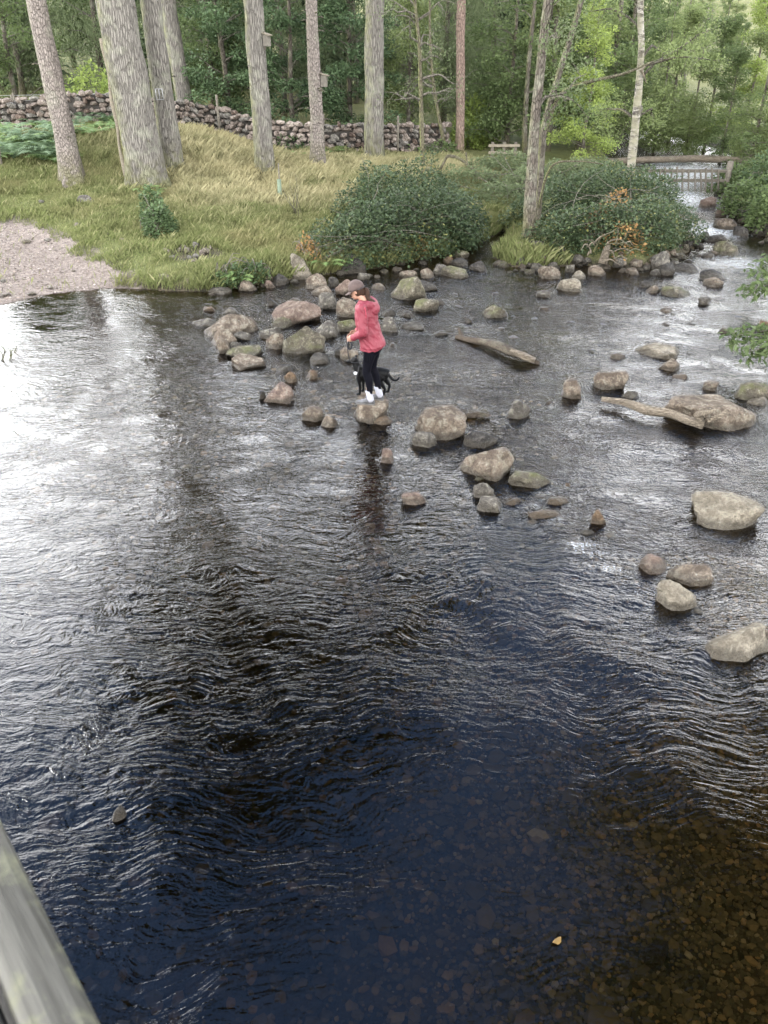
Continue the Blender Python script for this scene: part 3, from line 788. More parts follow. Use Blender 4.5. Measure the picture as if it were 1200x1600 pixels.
# stones under water, seen through the surface
for px, py, w, h, mat, lab in [
    (580, 872, 34, 22, 'rock_brown', 'orange brown stone under water below the reflection of the person'),
    (520, 900, 36, 24, 'rock_grey', 'greenish grey stone under water left of the orange brown one'),
    (545, 680, 46, 26, 'rock_brown', 'brown stone under water left of the foot of the standing stone'),
    (268, 1178, 42, 26, 'rock_brown', 'brown stone under water in the darkest part of the pool'),
    (330, 1335, 62, 60, 'rock_moss', 'big stone just under water with a ripple line over it, lower left'),
    (1040, 1470, 44, 66, 'rock_brown', 'large orange stone on the gravel bed in the lower right'),
    (470, 1250, 40, 26, 'rock_pink', 'pink stone under water left of a similar one in the lower middle'),
    (550, 1255, 44, 28, 'rock_pink', 'pink stone under water right of a similar one in the lower middle'),
    (455, 1455, 60, 60, 'rock_pink', 'pale pink slab under water near the bottom, left of centre'),
    (1034, 985, 32, 18, 'rock_brown', 'orange stone under water below the pale pointed boulder'),
    (660, 1075, 52, 26, 'rock_pink', 'reddish slab under water in the middle of the pool'),
    (560, 1100, 60, 26, 'rock_brown', 'long brown stone under water in the middle of the pool')]:
    p = at(px, py, -0.2); W = metres(w, p)
    z0 = tz(p[0], p[1])
    hgt = min(0.16 + 0.1 * W, -z0 + 0.05)
    o = link('submerged_stone', rock_mesh('submerged_stone', (W, W * 0.9 * (h / w) ** 0.5, hgt * 1.3), mat, int(px * 7 + py), 3), None, (p[0], p[1] + W * 0.3, z0 + hgt * 0.32), (0, 0, random.uniform(-.4, .4)))
    tag(o, lab, 'stone', 'stones under the water')

# cobbles along the foot of the island and the bank, each one a stone
COB = [rock_mesh('cobble', (1, 0.8, 0.62), m, 500 + i, 2, 6) for i, m in enumerate(['rock_grey', 'rock_tan', 'rock_dark', 'rock_moss', 'rock_tan', 'rock_grey'])]
def cobbles(n, pts, spread, size, name, label, group, cat='stone', dz=0.0):
    pts = [at(*p)[:2] if len(p) == 2 else p for p in pts]
    P = curve([(a[0], a[1], 0) for a in pts], 60)
    for i in range(n):
        a = P[random.randrange(60)]; x = a[0] + random.gauss(0, spread * 0.6); y = a[1] + random.gauss(0, spread)
        s = random.uniform(*size); z = max(tz(x, y), -0.06)
        fl_ = 0.55 if dz else 1.0
        o = link(name, random.choice(COB), None, (x, y, z + s * 0.14 * fl_ + dz * 0.6), (random.uniform(-.25, .25), random.uniform(-.25, .25), random.uniform(0, 6.28)), (s, s, s * fl_))
        tag(o, label, cat, group)
cobbles(90, [(790, 417), (850, 418), (930, 416), (1000, 420), (1060, 408), (1092, 388)], 0.30, (0.14, 0.36), 'cobble', 'small cobble in the stony margin along the foot of the bramble island', 'cobbles along the island margin')
cobbles(26, [(340, 458), (420, 444), (520, 430), (600, 422), (700, 402)], 0.22, (0.12, 0.30), 'cobble', 'small cobble at the foot of the left bank below the brambles', 'cobbles under the left bank')
cobbles(26, [(1130, 300), (1145, 328), (1172, 352), (1200, 375)], 0.30, (0.2, 0.45), 'cobble', 'cobble along the right bank of the upstream channel', 'cobbles along the right channel bank')
cobbles(26, [(700, 470), (820, 500), (950, 520), (1060, 500), (1120, 560)], 0.9, (0.10, 0.24), 'cobble', 'small stone just breaking the riffle in the wide shallows', 'stones breaking the riffle', dz=0.05)
cobbles(12, [(720, 720), (820, 790), (930, 860), (1060, 930), (1130, 990)], 0.35, (0.10, 0.26), 'cobble', 'small stone awash along the line of stepping stones', 'stones awash in the weir line', dz=0.03)

# pale stones in the worn hollow of the bank, and on the track
PEB = [rock_mesh('stone', (1, 0.8, 0.66), m, 700 + i, 2, 7) for i, m in enumerate(['wall_stone', 'rock_pale', 'wall_stone_grey'])]
hol = at_ground(304, 398)
for i, (px, py, w) in enumerate([(258, 397, 13), (292, 395, 12), (306, 387, 13), (316, 398, 10), (323, 397, 14), (306, 404, 10), (328, 390, 8), (281, 393, 8), (296, 406, 9), (333, 411, 8), (305, 412, 12), (270, 405, 9), (287, 388, 8), (314, 408, 7)]):
    p = at_ground(px, py); s = metres(w, p) * 1.15
    o = link('bank_stone', PEB[i % 3], None, (p[0], p[1], p[2] + s * 0.2 + 0.02), (random.uniform(-.4, .4), random.uniform(-.4, .4), random.uniform(0, 6)), s)
    tag(o, 'pale angular stone in the worn earthy hollow of the grassy bank', 'stone', 'stones in the bank hollow')
for i, (px, py, w, m, lab) in enumerate([(130, 321, 28, 'rock_grey', 'round grey boulder in the grass left of the largest trunk'),
        (295, 337, 17, 'rock_grey', 'low grey stone in the grass right of the small leafy bush'),
        (255, 437, 22, 'rock_pale', 'pale stone half buried in the grassy bank edge above the water'),
        (293, 443, 18, 'rock_tan', 'brown stone in the bank edge right of the pale half buried one')]):
    rock(px, py, w, w * 0.5, m, lab, name='meadow_stone', cat='stone', group='stones in the meadow', ground=True, sink=0.5)
for i, (px, py, w) in enumerate([(8, 463, 16), (42, 379, 14), (75, 376, 10), (78, 451, 10), (50, 461, 14), (190, 441, 11), (203, 443, 7), (115, 424, 6), (5, 440, 10), (20, 430, 7), (165, 366, 10), (150, 352, 8), (190, 375, 9), (97, 325, 9), (65, 317, 12), (75, 338, 9), (120, 352, 10)]):
    p = at_ground(px, py); s = metres(w, p) * 1.2
    o = link('track_stone', PEB[i % 3], None, (p[0], p[1], p[2] + s * 0.12), (random.uniform(-.2, .2), random.uniform(-.2, .2), random.uniform(0, 6)), (s, s, s * 0.6))
    tag(o, 'small pale stone lying on or beside the gravel track at the left', 'stone', 'stones on the gravel track')

# gravel on the river bed (past counting)
def gravel(n, xr, yr, size, label='fine brown and grey gravel covering the bed at the lower right', name='river_gravel', land=False, mat='gravel', fade=None):
    V0, F0 = ICO[1]; V0 = V0[:12] if False else V0
    bm = bmesh.new(); bmesh.ops.create_icosphere(bm, subdivisions=1, radius=1.0)
    V0 = np.array([v.co[:] for v in bm.verts]); F0 = np.array([[v.index for v in f.verts] for f in bm.faces]); bm.free()
    x = RNG.uniform(*xr, n); y = RNG.uniform(*yr, n)
    s = poly_sd(SHORE, x, y); k = (s < -0.05) if not land else (s > 0.03) & (poly_sd(PATH, x, y) < 0.1)
    if fade: k &= RNG.random(n) < sstep(fade[0], fade[1], x + 1.2 * (fbm(x, y) - 0.5))
    x, y = x[k], y[k]; z = terrain(x, y); n = len(x)
    sz = size[0] * np.exp(RNG.normal(0, 0.42, n)); sz = np.clip(sz, size[0] * 0.4, size[1])
    V = V0[None] * (1 + RNG.uniform(-0.22, 0.22, (n, len(V0), 1))) * (sz[:, None, None] * RNG.uniform(0.6, 1.1, (n, 1, 3)) * np.array([1.15, 0.95, 0.55]))
    a = RNG.uniform(0, 6.283, n); c, s_ = np.cos(a)[:, None], np.sin(a)[:, None]
    V = np.stack([V[..., 0] * c - V[..., 1] * s_ + x[:, None], V[..., 0] * s_ + V[..., 1] * c + y[:, None], V[..., 2] + z[:, None] + sz[:, None] * 0.15], -1)
    F = F0[None] + (np.arange(n) * len(V0))[:, None, None]
    me = new_mesh(name, V.reshape(-1, 3), F.reshape(-1, 3), MAT[mat], False, rnd=np.repeat(RNG.random(n), len(F0)))
    return tag(link(name, me), label, 'gravel', kind='stuff')
gravel(78000, (-1.6, 6.8), (1.4, 7.5), (0.0165, 0.042), fade=(-1.2, 1.6))
gravel(16000, (-8, 6), (1.4, 13), (0.034, 0.10), label='coarser gravel scattered over the bed of the dark pool', fade=(2.6, 0.4))

gravel(26000, (-13, -4), (14, 23), (0.013, 0.05), label='loose grey brown gravel of the track at the left', name='track_gravel', land=True, mat='gravel_dry')

# ------------------------------------------------------------------ grass (past counting)
def grass(n, xr, yr):
    x = RNG.uniform(*xr, n); y = RNG.uniform(*yr, n)
    s = poly_sd(SHORE, x, y); p = poly_sd(PATH, x, y) + 1.1 * (fbm(x * 2.2, y * 2.2) - 0.5)
    hx = np.hypot((x - hol[0]) / 0.62, (y - hol[1]) / 0.55)
    k = (s > 0.02) & ((p > 0.15) | (RNG.random(n) < 0.02)) & ((hx > 1) | (RNG.random(n) < 0.08))
    worn = sstep(2.6, 0.4, p); k &= RNG.random(n) > 0.55 * worn
    x, y, s, p = x[k], y[k], s[k], p[k]; n = len(x)
    d = dryness(x, y); d = np.clip(d + RNG.normal(0, 0.22, n), 0, 1)
    tuft = fbm(x * 1.7, y * 1.7, 3)
    ht = (0.05 + 0.10 * sstep(0.35, 0.6, tuft)) * (1 - d) + d * RNG.uniform(0.12, 0.30, n) * sstep(0.2, 0.6, tuft + 0.15)
    ht = ht + 0.12 * sstep(0.5, 0.15, s) * RNG.random(n)
    ht *= RNG.uniform(0.6, 1.3, n)
    bf = at(50, 225, 1.3); near = np.exp(-((x - bf[0]) / 2.2) ** 2 - ((y - bf[1]) / 2.6) ** 2); ht *= 1 - 0.65 * near
    z = terrain(x, y)
    a = RNG.uniform(0, 6.283, n); lean = ht * RNG.uniform(0.15, 0.8, n)
    w = RNG.uniform(0.0015, 0.0038, n) * (1 + y / 26)
    b = RNG.uniform(0, 6.283, n)
    dx, dy = np.cos(b) * w, np.sin(b) * w
    lx, ly = np.cos(a) * lean + 0.25 * lean, np.sin(a) * lean
    v0 = np.stack([x - dx, y - dy, z - 0.01], 1); v1 = np.stack([x + dx, y + dy, z - 0.01], 1)
    v2 = np.stack([x + lx * .4 + dx * .7, y + ly * .4 + dy * .7, z + ht * .62], 1); v3 = np.stack([x + lx, y + ly, z + ht], 1)
    V = np.stack([v0, v1, v2, v3], 1).reshape(-1, 3)
    F = (np.arange(n) * 4)[:, None] + np.array([0, 1, 2, 3])
    me = new_mesh('grass', V, F, MAT['grass'], False, rnd=RNG.random(n), attrs={'dry': np.repeat(d, 4)})
    return me
o = link('meadow_grass', grass(700000, (-15, 4.2), (15.5, 31)))
tag(o, 'short green and tall straw coloured grass of the meadow', 'grass', kind='stuff')
# ------------------------------------------------------------------ foliage helpers
def leafmesh(name, P, size, mat, droop=0.3, aspect=0.5, up=0.4, outward=None, seed=0):
    """P: leaf positions; each leaf a folded diamond"""
    r = np.random.default_rng(seed + len(P)); n = len(P)
    u = r.normal(size=(n, 3)); u[:, 2] = u[:, 2] * 0.5 - droop
    if outward is not None: u += outward * 0.9
    u /= np.linalg.norm(u, axis=1)[:, None]
    w = r.normal(size=(n, 3)); w[:, 2] += up * 2
    v = np.cross(w, u); v /= np.linalg.norm(v, axis=1)[:, None] + 1e-9
    nn = np.cross(u, v)
    s = size * r.uniform(0.6, 1.35, n)[:, None]
    a = P; b = P + u * s * 0.5 + v * s * aspect * 0.5 + nn * s * 0.09; c = P + u * s; d = P + u * s * 0.5 - v * s * aspect * 0.5 + nn * s * 0.09
    V = np.stack([a, b, c, d], 1).reshape(-1, 3)
    i = (np.arange(n) * 4)[:, None]
    F = np.concatenate([i + [0, 1, 2], i + [0, 2, 3]], 1).reshape(-1, 3)
    return new_mesh(name, V, F, MAT[mat], False, rnd=np.repeat(r.random(n), 2))

def clumps(centres, radius, per, seed=0, squash=0.7):
    r = np.random.default_rng(seed); C = np.asarray(centres)
    rad = np.broadcast_to(radius, (len(C),))
    P = []
    for c, q in zip(C, rad):
        d = r.normal(size=(per, 3)); d /= np.linalg.norm(d, axis=1)[:, None]
        rr = q * r.uniform(0.25, 1, per) ** 0.6
        P.append(c + d * rr[:, None] * np.array([1, 1, squash]))
    return np.concatenate(P)

def trunk_geo(path, r0, r1, flare=1.5, seg=16, n=30, rough=0.12, seed=0, fl_h=0.35):
    P = curve(path, n); Ln = np.concatenate([[0], np.cumsum(np.linalg.norm(np.diff(P, axis=0), axis=1))])
    rad = r0 + (r1 - r0) * (Ln / Ln[-1]) ** 0.9
    rad = rad * (1 + (flare - 1) * np.exp(-Ln / fl_h))
    g = G(); g.tube(P, rad, seg, rough=rough, seed=seed); return g
def limb(g, start, end, r0, r1, sag=0.0, wig=0.15, n=10, seg=6, seed=0):
    r = np.random.default_rng(seed); a, b = np.asarray(start, float), np.asarray(end, float)
    t = np.linspace(0, 1, 5)[:, None]; P = a + (b - a) * t
    P[:, 2] += sag * np.sin(t[:, 0] * math.pi); Ln = np.linalg.norm(b - a)
    P[1:-1] += r.normal(0, wig * Ln * 0.25, (3, 3))
    C = curve(P, n); g.tube(C, np.linspace(r0, r1, n), seg); return C

# ------------------------------------------------------------------ tall meadow conifers
def fir_crown(name, z0, z1, R, seed, n_br=110, per=80):
    r = np.random.default_rng(seed); Ps = []; U = []; g = G()
    for i in range(n_br):
        f = r.random() ** 0.85; z = z0 + (z1 - z0) * f
        ln = R * (1 - f) ** 0.75 * r.uniform(0.65, 1.1) + 0.3; a = r.uniform(0, 6.283)
        t = r.random(per) ** 0.7; d = np.array([math.cos(a), math.sin(a), 0])
        side = np.array([-d[1], d[0], 0]); spread = r.normal(0, 0.16, per) * ln * (1.1 - t * 0.6)
        P = np.outer(t * ln, d) + np.outer(spread, side); P[:, 2] = z + 0.18 * ln * np.sin(t * 2.2) - 0.55 * ln * t * t * 0.6 - np.abs(spread) * 0.25 + r.normal(0, 0.08, per)
        Ps.append(P); U.append(np.outer(np.ones(per), d * 0.8) + np.outer(np.sign(spread), side) * 0.8)
        g.tube([[0, 0, z], d * ln * 0.5 + [0, 0, z + 0.1 * ln], d * ln * 0.95 + [0, 0, z - 0.2 * ln]], [0.05, 0.03, 0.01], 4)
    return leafmesh(name, np.concatenate(Ps), 0.62, 'needle', 0.35, 0.34, 0.8, np.concatenate(U), seed), g
CROWNS = [fir_crown('crown', 0, 13, 3.6, s) for s in (1, 2, 3)]
TREES = {}
def meadow_tree(key, base, top, w0, w1, H, mat, label, crown, cz, cs, flare=1.45, rough=0.12, stubs=0, flute=0, name='fir_tree'):
    b = at_ground(*base); q = at_y(top[0], top[1], b[1])
    ux = (q - b) / (q[2] - b[2])
    root = empty(name, b)
    r0, r1 = metres(w0, b) / 2, metres(w1, q) / 2
    zt = q[2] - b[2]
    taper = (r1 - r0) / zt
    pts = [ux * z for z in np.linspace(-0.25, H, 40)]
    zs = np.linspace(-0.25, H, 40)
    # finer rings low down, where the photo looks
    zs = np.concatenate([np.linspace(-0.25, 7, 50), np.linspace(7.4, H, 22)])
    P = np.outer(zs, ux) + np.array([[0.03 * math.sin(z * 0.9 + len(key)), 0.02 * math.cos(z * 0.7), 0] for z in zs])
    rad = np.where(zs < 7, r0 + taper * np.clip(zs, 0, 7), 0) ; r7 = r0 + taper * 7
    rad = np.where(zs >= 7, r7 + (0.05 - r7) * (zs - 7) / (H - 7), rad)
    rad = rad * (1 + (flare - 1) * np.exp(-np.clip(zs, 0, None) / 0.38))
    g = G(); g.tube(P, rad, 28, rough=rough, seed=len(key) * 3.1 + base[0] * 0.01)
    V = g.V[0].reshape(len(zs), 28, 3)
    a = np.arange(28) / 28 * 2 * math.pi
    C = P[:, None, :]
    lobes = 1 + 0.16 * np.exp(-np.clip(zs, 0, None) / 0.45)[:, None] * np.sin(a * 5 + base[0])[None] 
    if flute: lobes = lobes + flute * np.abs(np.sin(a * 1.0 + 0.6))[None] - flute * 0.5
    g.V[0] = (C + (V - C) * lobes[..., None]).reshape(-1, 3)
    g.build('trunk', MAT[mat], root)
    me, gb = CROWNS[crown]
    if cs:
        cm = link('crown', me, root, ux * cz, (0, 0, base[0] * 0.7), (cs, cs, (H + 0.8 - cz) / 13.0))
        link('crown_branches', BR[crown], root, ux * cz, (0, 0, base[0] * 0.7), (cs, cs, (H + 0.8 - cz) / 13.0))
    rr = random.Random(base[0])
    for i in range(stubs):
        z = rr.uniform(1.0, 5.6); an = rr.uniform(0, 6.283); 
        if i % 2: an = rr.choice([math.pi + 0.2, math.pi - 0.5, 0.1, -0.3])
        d = np.array([math.cos(an), math.sin(an), 0.12]); c = ux * z + d * (r0 + taper * z) * 0.85
        ln = rr.uniform(0.08, 0.30)
        G().tube([c, c + d * ln * 0.6, c + d * ln + np.array([0, 0, -0.04])], [0.024, 0.017, 0.009], 6).build('branch_stub', MAT['bark_dark'], root)
    tag(root, label, 'tree', 'tall meadow trunks')
    TREES[key] = (root, b, ux, r0, taper)
    return root
BR = [g.mesh('crown_branches', MAT['bark_dark']) for _, g in CROWNS]
meadow_tree('A', (113, 286), (58, 0), 33, 30, 20, 'bark_spruce', 'slim grey trunk leaning left, leftmost tree in the meadow', 0, 11.5, 0.55, 1.35, stubs=5)
meadow_tree('B', (229, 290), (182, 0), 57, 59, 27, 'bark_fir', 'thickest grey fissured trunk with a strip of peeling bark on its left', 1, 16, 1.2, 1.22, stubs=16)
meadow_tree('C', (268, 266), (237, 0), 33, 31, 25, 'bark_fir', 'grey trunk just right of the thickest one, with a small wire frame', 2, 16, 1.0, 1.3, stubs=8)
meadow_tree('D', (291, 194), (263, 0), 24, 25, 25, 'bark_fir', 'farther grey trunk standing on the mossy mound before the stone wall', 0, 15, 1.0, 1.6, stubs=6)
meadow_tree('E', (413, 275), (397, 0), 29, 30, 24.5, 'bark_fir', 'straight grey trunk carrying the higher bird box', 1, 16.5, 1.0, 1.12, stubs=2)
meadow_tree('F', (496, 265), (488, 0), 22, 18, 22, 'bark_spruce', 'tapered pinkish trunk with many dead branch stubs and a bird box', 2, 12.5, 0.7, 1.35, stubs=34, name='spruce_tree')
meadow_tree('G', (582, 250), (587, 0), 27, 27, 24, 'bark_fir', 'fluted mossy trunk with a groove down its front, in the middle of the meadow', 0, 17, 0.9, 1.1, flute=0.28)
meadow_tree('I', (717, 240), (722, 0), 13, 14, 21, 'bark_pine', 'slender reddish brown trunk right of the meadow', 2, 13, 0.6, 1.2, name='pine_tree')
# peeling strip on the thickest trunk
root, b, ux, r0, tp = TREES['B']
g = G(); zz = np.linspace(0.25, 3.5, 26)
g.tube([ux * z + np.array([-(r0 + tp * z) * 1.03 - 0.015 + 0.02 * math.sin(z * 5), -0.05, 0]) for z in zz], [(0.035 + 0.012 * math.sin(z * 7), 0.05 + 0.015 * math.sin(z * 4.3)) for z in zz], 7)
g.build('peeling_bark', MAT['timber_new'], root)
# bird boxes
def bird_box(key, z, ang, s, label):
    root, b, ux, r0, tp = TREES[key]
    d = np.array([math.cos(ang), math.sin(ang), 0]); c = b + ux * z + d * ((r0 + tp * z) * 1.02 + 0.09 * s)
    r = empty('bird_box', c - np.array([0, 0, 0.15 * s]), ang)
    G().box((0, 0, 0.15 * s), (0.085 * s, 0.08 * s, 0.15 * s)).build('body', MAT['box_wood'], r, False)
    R = Matrix.Rotation(0.25, 3, 'Y')
    G().box((0.02 * s, 0, 0.32 * s), (0.13 * s, 0.10 * s, 0.012 * s), np.array(R)).build('lid', MAT['timber_new'], r, False)
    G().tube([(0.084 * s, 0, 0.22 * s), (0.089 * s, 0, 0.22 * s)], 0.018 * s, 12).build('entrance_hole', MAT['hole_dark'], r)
    G().box((-0.075 * s, 0, 0.15 * s), (0.012 * s, 0.03 * s, 0.24 * s)).build('back_batten', MAT['timber_grey'], r, False)
    tag(r, label, 'bird box')
bird_box('E', 3.45, -0.5, 0.9, 'small wooden bird box high on the straight grey trunk')
bird_box('F', 2.45, -0.15, 1.0, 'pale bird box on the right side of the stubby pinkish trunk')
root, b, ux, r0, tp = TREES['C']
c = b + ux * 1.95 + np.array([-0.02, -(r0 + tp * 2) * 1.08, 0])
g = G()
for x in (-0.09, 0.0, 0.09): g.tube([c + (x, 0, -0.13), c + (x, 0, 0.13)], 0.012, 6)
for z in (-0.13, 0.13): g.tube([c + (-0.1, 0, z), c + (0.1, 0, z)], 0.010, 6)
o = g.build('trunk_marker', MAT['wire'], None); tag(o, 'small rectangular wire marker fixed to the trunk beside the thickest one', 'marker')

# ------------------------------------------------------------------ drystone wall
wall_pts = [at_ground(-60, 200), at_ground(60, 200), at_ground(235, 197), at_ground(330, 208), at_ground(380, 222), at_ground(450, 236), at_ground(520, 238), at_ground(620, 237), at_ground(700, 236)]
WP = curve([(p[0], p[1], 0) for p in wall_pts], 400)
seglen = np.concatenate([[0], np.cumsum(np.linalg.norm(np.diff(WP, axis=0), axis=1))])
wall = empty('dry_stone_wall', (WP[0][0], WP[0][1], tz(WP[0][0], WP[0][1])))
W0 = np.array(wall.location)
tag(wall, 'rough dry stone wall running along the back of the meadow', 'wall')
SM = [rock_mesh('stone', (1, 1, 1), m, 900 + i, 1, 5, smooth=False) for i, m in enumerate(['wall_stone', 'wall_stone_grey', 'wall_stone', 'wall_stone', 'wall_stone_grey', 'wall_stone', 'rock_pink', 'wall_stone_grey'])]
core = G(); cv = []; cf = []
for i in range(0, 400, 6):
    x, y = WP[i][:2]; z = tz(x, y)
    cv += [(x - W0[0], y + 0.14 - W0[1], z - 0.3 - W0[2]), (x - W0[0], y + 0.14 - W0[1], z + 0.80 - W0[2]), (x - W0[0], y + 0.5 - W0[1], z + 0.80 - W0[2]), (x - W0[0], y + 0.5 - W0[1], z - 0.3 - W0[2])]
k = len(cv) // 4
for i in range(k - 1):
    for j in range(3): a = i * 4 + j; cf.append((a, a + 4, a + 5, a + 1))
core.add(cv, cf); core.build('core', MAT['wall_core'], wall, False)
stones = []
for cI in range(6):
    s = random.uniform(0, 0.2)
    while s < seglen[-1]:
        w = random.uniform(0.14, 0.42); i = int(np.searchsorted(seglen, s)); i = min(i, 399)
        x, y = WP[i][:2]
        stones.append((x, y + 0.05 + random.uniform(-.05, .05), 0.05 + cI * 0.155 + random.uniform(-.05, .05), w, random.uniform(0.13, 0.25)))
        s += w * 0.92
# the wall runs behind trunks and shrubs between these stretches: keep the visible stones as parts
def vis(s):
    px = 600 + FPX * s[0] / depth((s[0], s[1], 1.5)); return (-15 < px < 235 or 285 < px < 385 or 505 < px < 690)
V_ = [s for s in stones if vis(s) and s[2] > 0.15]; random.shuffle(V_)
V_.sort(key=lambda s: -s[3] * s[4]); main = V_[:300]; ms = set(map(id, main)); rest = [s for s in stones if id(s) not in ms]
def stone_tf(s): return (s[0] - W0[0], s[1] - W0[1], tz(s[0], s[1]) + s[2] - W0[2])
for s in main:
    link('stone', random.choice(SM), wall, stone_tf(s), (random.uniform(-.2, .2), random.uniform(-.25, .25), random.uniform(-.3, .3)), (s[3] * 0.98, random.uniform(.24, .36), s[4] * 1.02))
g = G()
V1, F1 = ICO[1]
for s in rest:
    g.add(V1 * np.array([s[3] * .5, .15, s[4] * .52]) * (1 + 0.12 * RNG.normal(size=(len(V1), 1))) + np.array(stone_tf(s)), F1)
o = g.build('wall_stones', MAT['wall_stone'], wall, False); o['kind'] = 'stuff'

# ------------------------------------------------------------------ ferns
def fern_mesh(name, mat, n=9, L=0.8, seed=0, up=0.6):
    r = random.Random(seed); V = []; F = []; R = []
    def tri(a, b, c):
        V.extend([a, b, c]); k = len(V); F.append((k - 3, k - 2, k - 1)); R.append(r.random())
    for i in range(n):
        az = i * 6.283 / n + r.uniform(-.3, .3); ln = L * r.uniform(0.7, 1.15); e = r.uniform(0.75, 1.25) * up
        d = np.array([math.cos(az), math.sin(az), 0]); s = np.array([-d[1], d[0], 0])
        m = 15; pts = []
        for j in range(m + 1):
            t = j / m; pts.append(d * ln * (t * 0.85) + np.array([0, 0, ln * (e * 1.25 * t - 0.95 * e * t * t * 1.0)]))
        for j in range(1, m):
            t = j / m; w = ln * 0.24 * math.sin(math.pi * min(1, (t * 0.92 + 0.12))) ** 0.8
            p = pts[j]; f = (pts[j + 1] - pts[j - 1]); f /= np.linalg.norm(f)
            for sg in (-1, 1):
                tip = p + s * sg * w + f * w * 0.35 + np.array([0, 0, -0.18 * w + r.uniform(-.02, .02)])
                tri(p - f * ln * 0.024, p + f * ln * 0.026, tip)
        for j in range(m):
            tri(pts[j] - s * 0.006, pts[j] + s * 0.006, pts[j + 1])
    return new_mesh(name, V, F, MAT[mat], False, rnd=R)
FERN = [fern_mesh('fronds', 'fern', 9, 0.75, 1), fern_mesh('fronds', 'fern', 11, 0.65, 2, 0.75)]
BRK = [fern_mesh('fronds', 'bracken', 7, 0.75, 5, 0.85), fern_mesh('fronds', 'bracken', 8, 0.65, 6, 0.95), fern_mesh('fronds', 'fern', 8, 0.8, 7, 0.55)]
def fern(px, py, s, kind, label, group, lift=0.0):
    p = at_ground(px, py); o = link('fern', random.choice(kind), None, p + [0, 0, lift], (0, 0, random.uniform(0, 6)), s * random.uniform(0.85, 1.15))
    tag(o, label, 'fern', group)
for i in range(34):
    fern(random.uniform(-20, 98), random.uniform(195, 256), 1.25, BRK, 'blue green bracken plant in the thick patch at the left edge of the meadow', 'bracken patch at the left edge')
for i in range(14):
    fern(random.uniform(112, 182), random.uniform(182, 214), 1.15, BRK[1:], 'bright fern in the clump between the leaning trunk and the thickest trunk', 'ferns between the left trunks')
for px, py, s, lab in [(290, 208, .8, 'fern at the foot of the trunk on the mossy mound'), (225, 300, .7, 'fern at the foot of the thickest trunk'), (240, 303, .6, 'smaller fern at the right foot of the thickest trunk'),
                       (437, 247, 1.0, 'yellow green fern right of the straight trunk with the higher bird box'), (460, 250, .9, 'fern left of the stubby pinkish trunk'), (575, 257, .8, 'pale fern at the foot of the fluted mossy trunk'),
                       (625, 232, 1.2, 'dark fern before the wall right of the fluted trunk'), (548, 228, 1.1, 'fern before the wall left of the fluted trunk'), (655, 236, 1.0, 'fern before the wall behind the thin sapling'), (520, 240, 1.1, 'fern at the wall foot right of the stubby trunk'),
                       (508, 418, 1.05, 'green fern hanging over the water at the left end of the brambles'), (535, 412, .8, 'fern inside the left skirt of the brambles'), (372, 440, .9, 'arching fern on the bank edge above the flat slab'), (360, 432, .8, 'fern beside the small stones of the bank hollow')]:
    fern(px, py, s, FERN, lab, 'ferns of the meadow')

# ------------------------------------------------------------------ brambles and shrubs
def mound_points(ells, n, seed, shell=0.42):
    r = np.random.default_rng(seed); out = []; nr = []
    vol = np.array([e[3] * e[4] * e[5] for e in ells]) ** (2 / 3); cnt = (vol / vol.sum() * n).astype(int)
    for (x, y, z, a, b, c), k in zip(ells, cnt):
        d = r.normal(size=(k, 3)); d[:, 2] = np.abs(d[:, 2]) - 0.25; d /= np.linalg.norm(d, axis=1)[:, None]
        lump = 1 + 0.42 * (fbm(d[:, 0] * 3 + x * 3 + 50, d[:, 1] * 3 + d[:, 2] * 2 + y + 50, 4) * 2 - 1)
        q = (1 - shell * r.random(k) ** 2) * lump
        P = np.array([x, y, z]) + d * q[:, None] * np.array([a, b, c])
        out.append(P); nr.append(d)
    return np.concatenate(out), np.concatenate(nr)
def thicket(name, ells, n, size, mat, label, cat, group=None, stems=40, seed=0, droop=0.1, aspect=0.75):
    x0 = np.mean([e[0] for e in ells]); y0 = np.mean([e[1] for e in ells])
    base = np.array([x0, y0, max(tz(x0, y0), 0)])
    P, N = mound_points(ells, n, seed)
    k = P[:, 2] > np.array([max(0.06, 0)]); P, N = P[k], N[k]
    r = empty(name, base)
    link('foliage', leafmesh('foliage', P - base, size, mat, droop, aspect, 1.2, N * 0.8, seed), r)
    g = G(); rr = np.random.default_rng(seed + 9)
    for i in range(stems):
        e = ells[rr.integers(len(ells))]; j = rr.integers(len(P)); q = P[j] - base
        s = np.array([e[0], e[1], 0]) - base + np.append(rr.normal(0, 0.3, 2) * e[3] * 0.6, max(tz(e[0], e[1]), 0.02))
        limb(g, s, q + N[j] * rr.uniform(0.0, 0.22), 0.014, 0.005, 0.25, 0.1, 8, 4, int(i + seed * 100))
    g.build('stems', MAT['twig'], r)['kind'] = 'stuff'
    tag(r, label, cat, group); return r
def E(px, py, wpx, h, dz=0.0, ry=0.8):
    """ellipsoid standing at a foot point"""
    p = at_ground(px, py); a = metres(wpx, p) / 2
    return (p[0], p[1] + a * ry * 0.5, max(p[2], 0) + dz, a, a * ry, h)
thicket('bramble_bush', [E(650, 385, 190, 1.25), E(585, 395, 150, 1.0), E(540, 405, 130, 0.8), E(692, 376, 130, 1.05), E(640, 340, 190, 1.35), E(720, 352, 80, 0.7), E(600, 355, 150, 1.2)], 40000, 0.070, 'leaf_bramble',
        'big dark bramble mound on the left bank in the middle of the picture', 'bush', 'bramble thickets', 70, 3)
